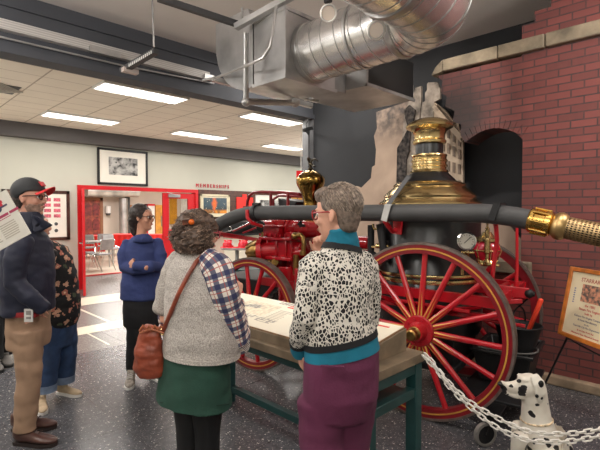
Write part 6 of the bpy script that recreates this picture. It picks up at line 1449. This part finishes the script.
# ---- easel sign
p0 = at(559.5, 334, 3.45); xd = c2w(.14, -.99, 0).normalized(); nl = c2w(-.99, -.14, 0).normalized(); yd = (V(0, 0, 1) - nl * math.tan(R(11))).normalized(); sm = frame_m(p0, xd, yd)
W_, H_ = .5, .535
ez = thing('easel', 'thin black metal display easel holding the framed sign', 'easel', (p0.x, p0.y, 0))
for nm, pts in (('leg', [sm @ V(.06, -.02, -.01), sm @ V(.02, -.16, -.0)]),):
    pass
tp_ = sm @ V(W_ / 2, H_ * .9, -.03)
lft = at(567, 338, 3.44); gl = at(536, 402, 3.66); gl.z = 0
a = MB(); a.tube([tp_, lft + (lft - tp_) * .0, gl], .008, 8); obj('leg', a, m_black_p, ez)
rg = sm @ V(W_ * .86, -.05, -.02); g2 = Vector((rg.x, rg.y, 0)) - nl * .0; a = MB(); a.tube([tp_, rg, g2], .008, 8); obj('leg', a, m_black_p, ez)
bk_ = tp_ - nl * .42; bk_.z = 0; a = MB(); a.tube([tp_, bk_], .008, 8); obj('leg', a, m_black_p, ez)
a = MB(); a.tube([lft - nl * .0, rg], .006, 8); obj('ledge', a, m_black_p, ez)
sg = thing('framed_sign', 'orange wood framed cream sign standing on the black easel', 'sign', p0)
m_ofr = M('orange_oak', (190, 112, 46), .4, 0, .15, 14)
a = MB(); fw = .032
a.bx((0, 0, 0), (fw, H_, .022)); a.bx((W_ - fw, 0, 0), (W_, H_, .022)); a.bx((fw, 0, 0), (W_ - fw, fw, .022)); a.bx((fw, H_ - fw, 0), (W_ - fw, H_, .022)); obj('frame', pm(a, sm), m_ofr, sg, bev=.004)
a = MB(); a.bx((fw, fw, .002), (W_ - fw, H_ - fw, .01)); bdp = obj('poster', pm(a, sm), M('poster_cream', (232, 218, 184), .5, 0, .03, 4), sg)
tm = text_mesh([('STARRAR RO', .042, .25, .437)], sm @ Matrix.Translation((0, 0, .0105)), .0015); obj('title', tm, M('poster_red', (176, 60, 54), .6), bdp, flat=True)
tx = [('the 1882', .027, .25, .258), ('Steam Fire Engine', .027, .25, .228), ('built by', .024, .25, .201)]
tm = text_mesh(tx, sm @ Matrix.Translation((0, 0, .0105)), .0015); obj('red_text', tm, M('poster_red3', (186, 48, 44), .6), bdp, flat=True)
tm = text_mesh([('is on loan from the', .02, .25, .074), ('Minnesota State Historical Society', .0185, .25, .048)], sm @ Matrix.Translation((0, 0, .0105)), .0015); obj('loan_text', tm, M('poster_red2', (186, 48, 44), .6), bdp, flat=True)
tm = text_mesh([('Reliance Fire Engine Company', .021, .25, .175), ('& Hook Manufactory', .021, .25, .149), ('for the', .015, .25, .126), ('Twin Falls City Fire Department', .019, .25, .102)], sm @ Matrix.Translation((0, 0, .0105)), .0015); obj('grey_text', tm, M('poster_grey', (104, 98, 112), .6), bdp, flat=True)
a = MB(); a.bx((.15, .29, .0095), (.35, .42, .0112)); g = G('old_team_photo'); g.out(g.mix(g.ramp(g.noise(40, 4), .4, .6), (214, 150, 118), (96, 84, 78)), .6); obj('photograph', pm(a, sm), g.m, bdp)
a = MB(); 
for k in range(7): a.bx((.075, .27 + .017 * k, .0095), (.09, .28 + .017 * k, .0108)); a.bx((.41, .27 + .017 * k, .0095), (.425, .28 + .017 * k, .0108))
obj('side_lettering', pm(a, sm), M('poster_blue', (120, 124, 150), .6), bdp, flat=True)
# ---- tilted placard at the left edge
A, B_, C_ = at(5.5, 189.5, 2.2), at(30.5, 233.5, 2.2), at(-2, 246, 2.2)
yd = (A - B_).normalized(); xd = (B_ - C_); xd = (xd - yd * xd.dot(yd)).normalized(); zz = xd.cross(yd)
pw, ph = .42, (A - B_).length; pmx = frame_m(B_ - xd * pw, xd, yd)
pl_ = thing('placard', 'white printed placard with a red fire truck picture, tilted at the left edge', 'placard', at(-20, 240, 2.2))
a = MB(); a.bx((0, 0, -.008), (pw, ph, 0)); bb = obj('card', pm(a, pmx), M('placard_white', (222, 218, 208), .35, 0, .02, 3), pl_)
ln = []
for r_ in range(7):
    ln.append((.2, (.1 - .011 * r_), .085 * rnd.uniform(.8, 1), .005)); ln.append((.3, (.1 - .011 * r_), .09 * rnd.uniform(.8, 1), .005))
    ln.append((.08, (.1 - .011 * r_), .1 * rnd.uniform(.8, 1), .005))
blocks(ln, m_ink, 'text_lines', bb, pmx, .0012)
ln = []; x = .2
for w in (.05, .04, .07, .05): ln.append((x, .14, w, .013)); x += w + .007
ln.append((.22, .126, .16, .003)); blocks(ln, M('crimson_ink', (172, 60, 92), .6), 'red_heading', bb, pmx, .0012)
a = MB(); z1 = .001
for x0, y0, x1, y1 in ((.2, .185, .37, .199), (.27, .199, .375, .213)): a.bx((x0, y0, 0), (x1, y1, z1))
o = obj('truck_body', pm(a, pmx), M('truck_red', (196, 40, 60), .5), bb, flat=True)
a = MB(); a.bx((.24, .213, 0), (.305, .235, z1)); a.bx((.19, .177, 0), (.39, .186, z1))
for x in (.24, .34): a.lathe([(0, 0), (.018, 0), (.018, .0015), (0, .0015)], (x, .18, 0), (0, 0, 1), 18)
obj('truck_dark', pm(a, pmx), M('truck_navy', (66, 66, 92), .5), o, flat=True)
a = MB()
for x in (.24, .34): a.lathe([(0, .0015), (.008, .0015), (.008, .002), (0, .002)], (x, .18, 0), (0, 0, 1), 14)
obj('truck_hubs', pm(a, pmx), m_white, o, flat=True)
sp_ = pmx @ V(.05, .06, -.012); a = MB(); a.tube([sp_, V(sp_.x, sp_.y, .02)], .014, 10); obj('post', a, m_black_p, pl_)
a = MB(); a.lathe([(0, 0), (.16, 0), (.15, .015), (.02, .03), (0, .03)], V(sp_.x, sp_.y, 0), n=28); obj('base', a, m_black_p, pl_)
a = MB(); a.bx((.0, .03, -.03), (.16, .1, -.008)); obj('bracket', pm(a, pmx), m_black_p, pl_)
bpy.data.scenes.remove(WS)
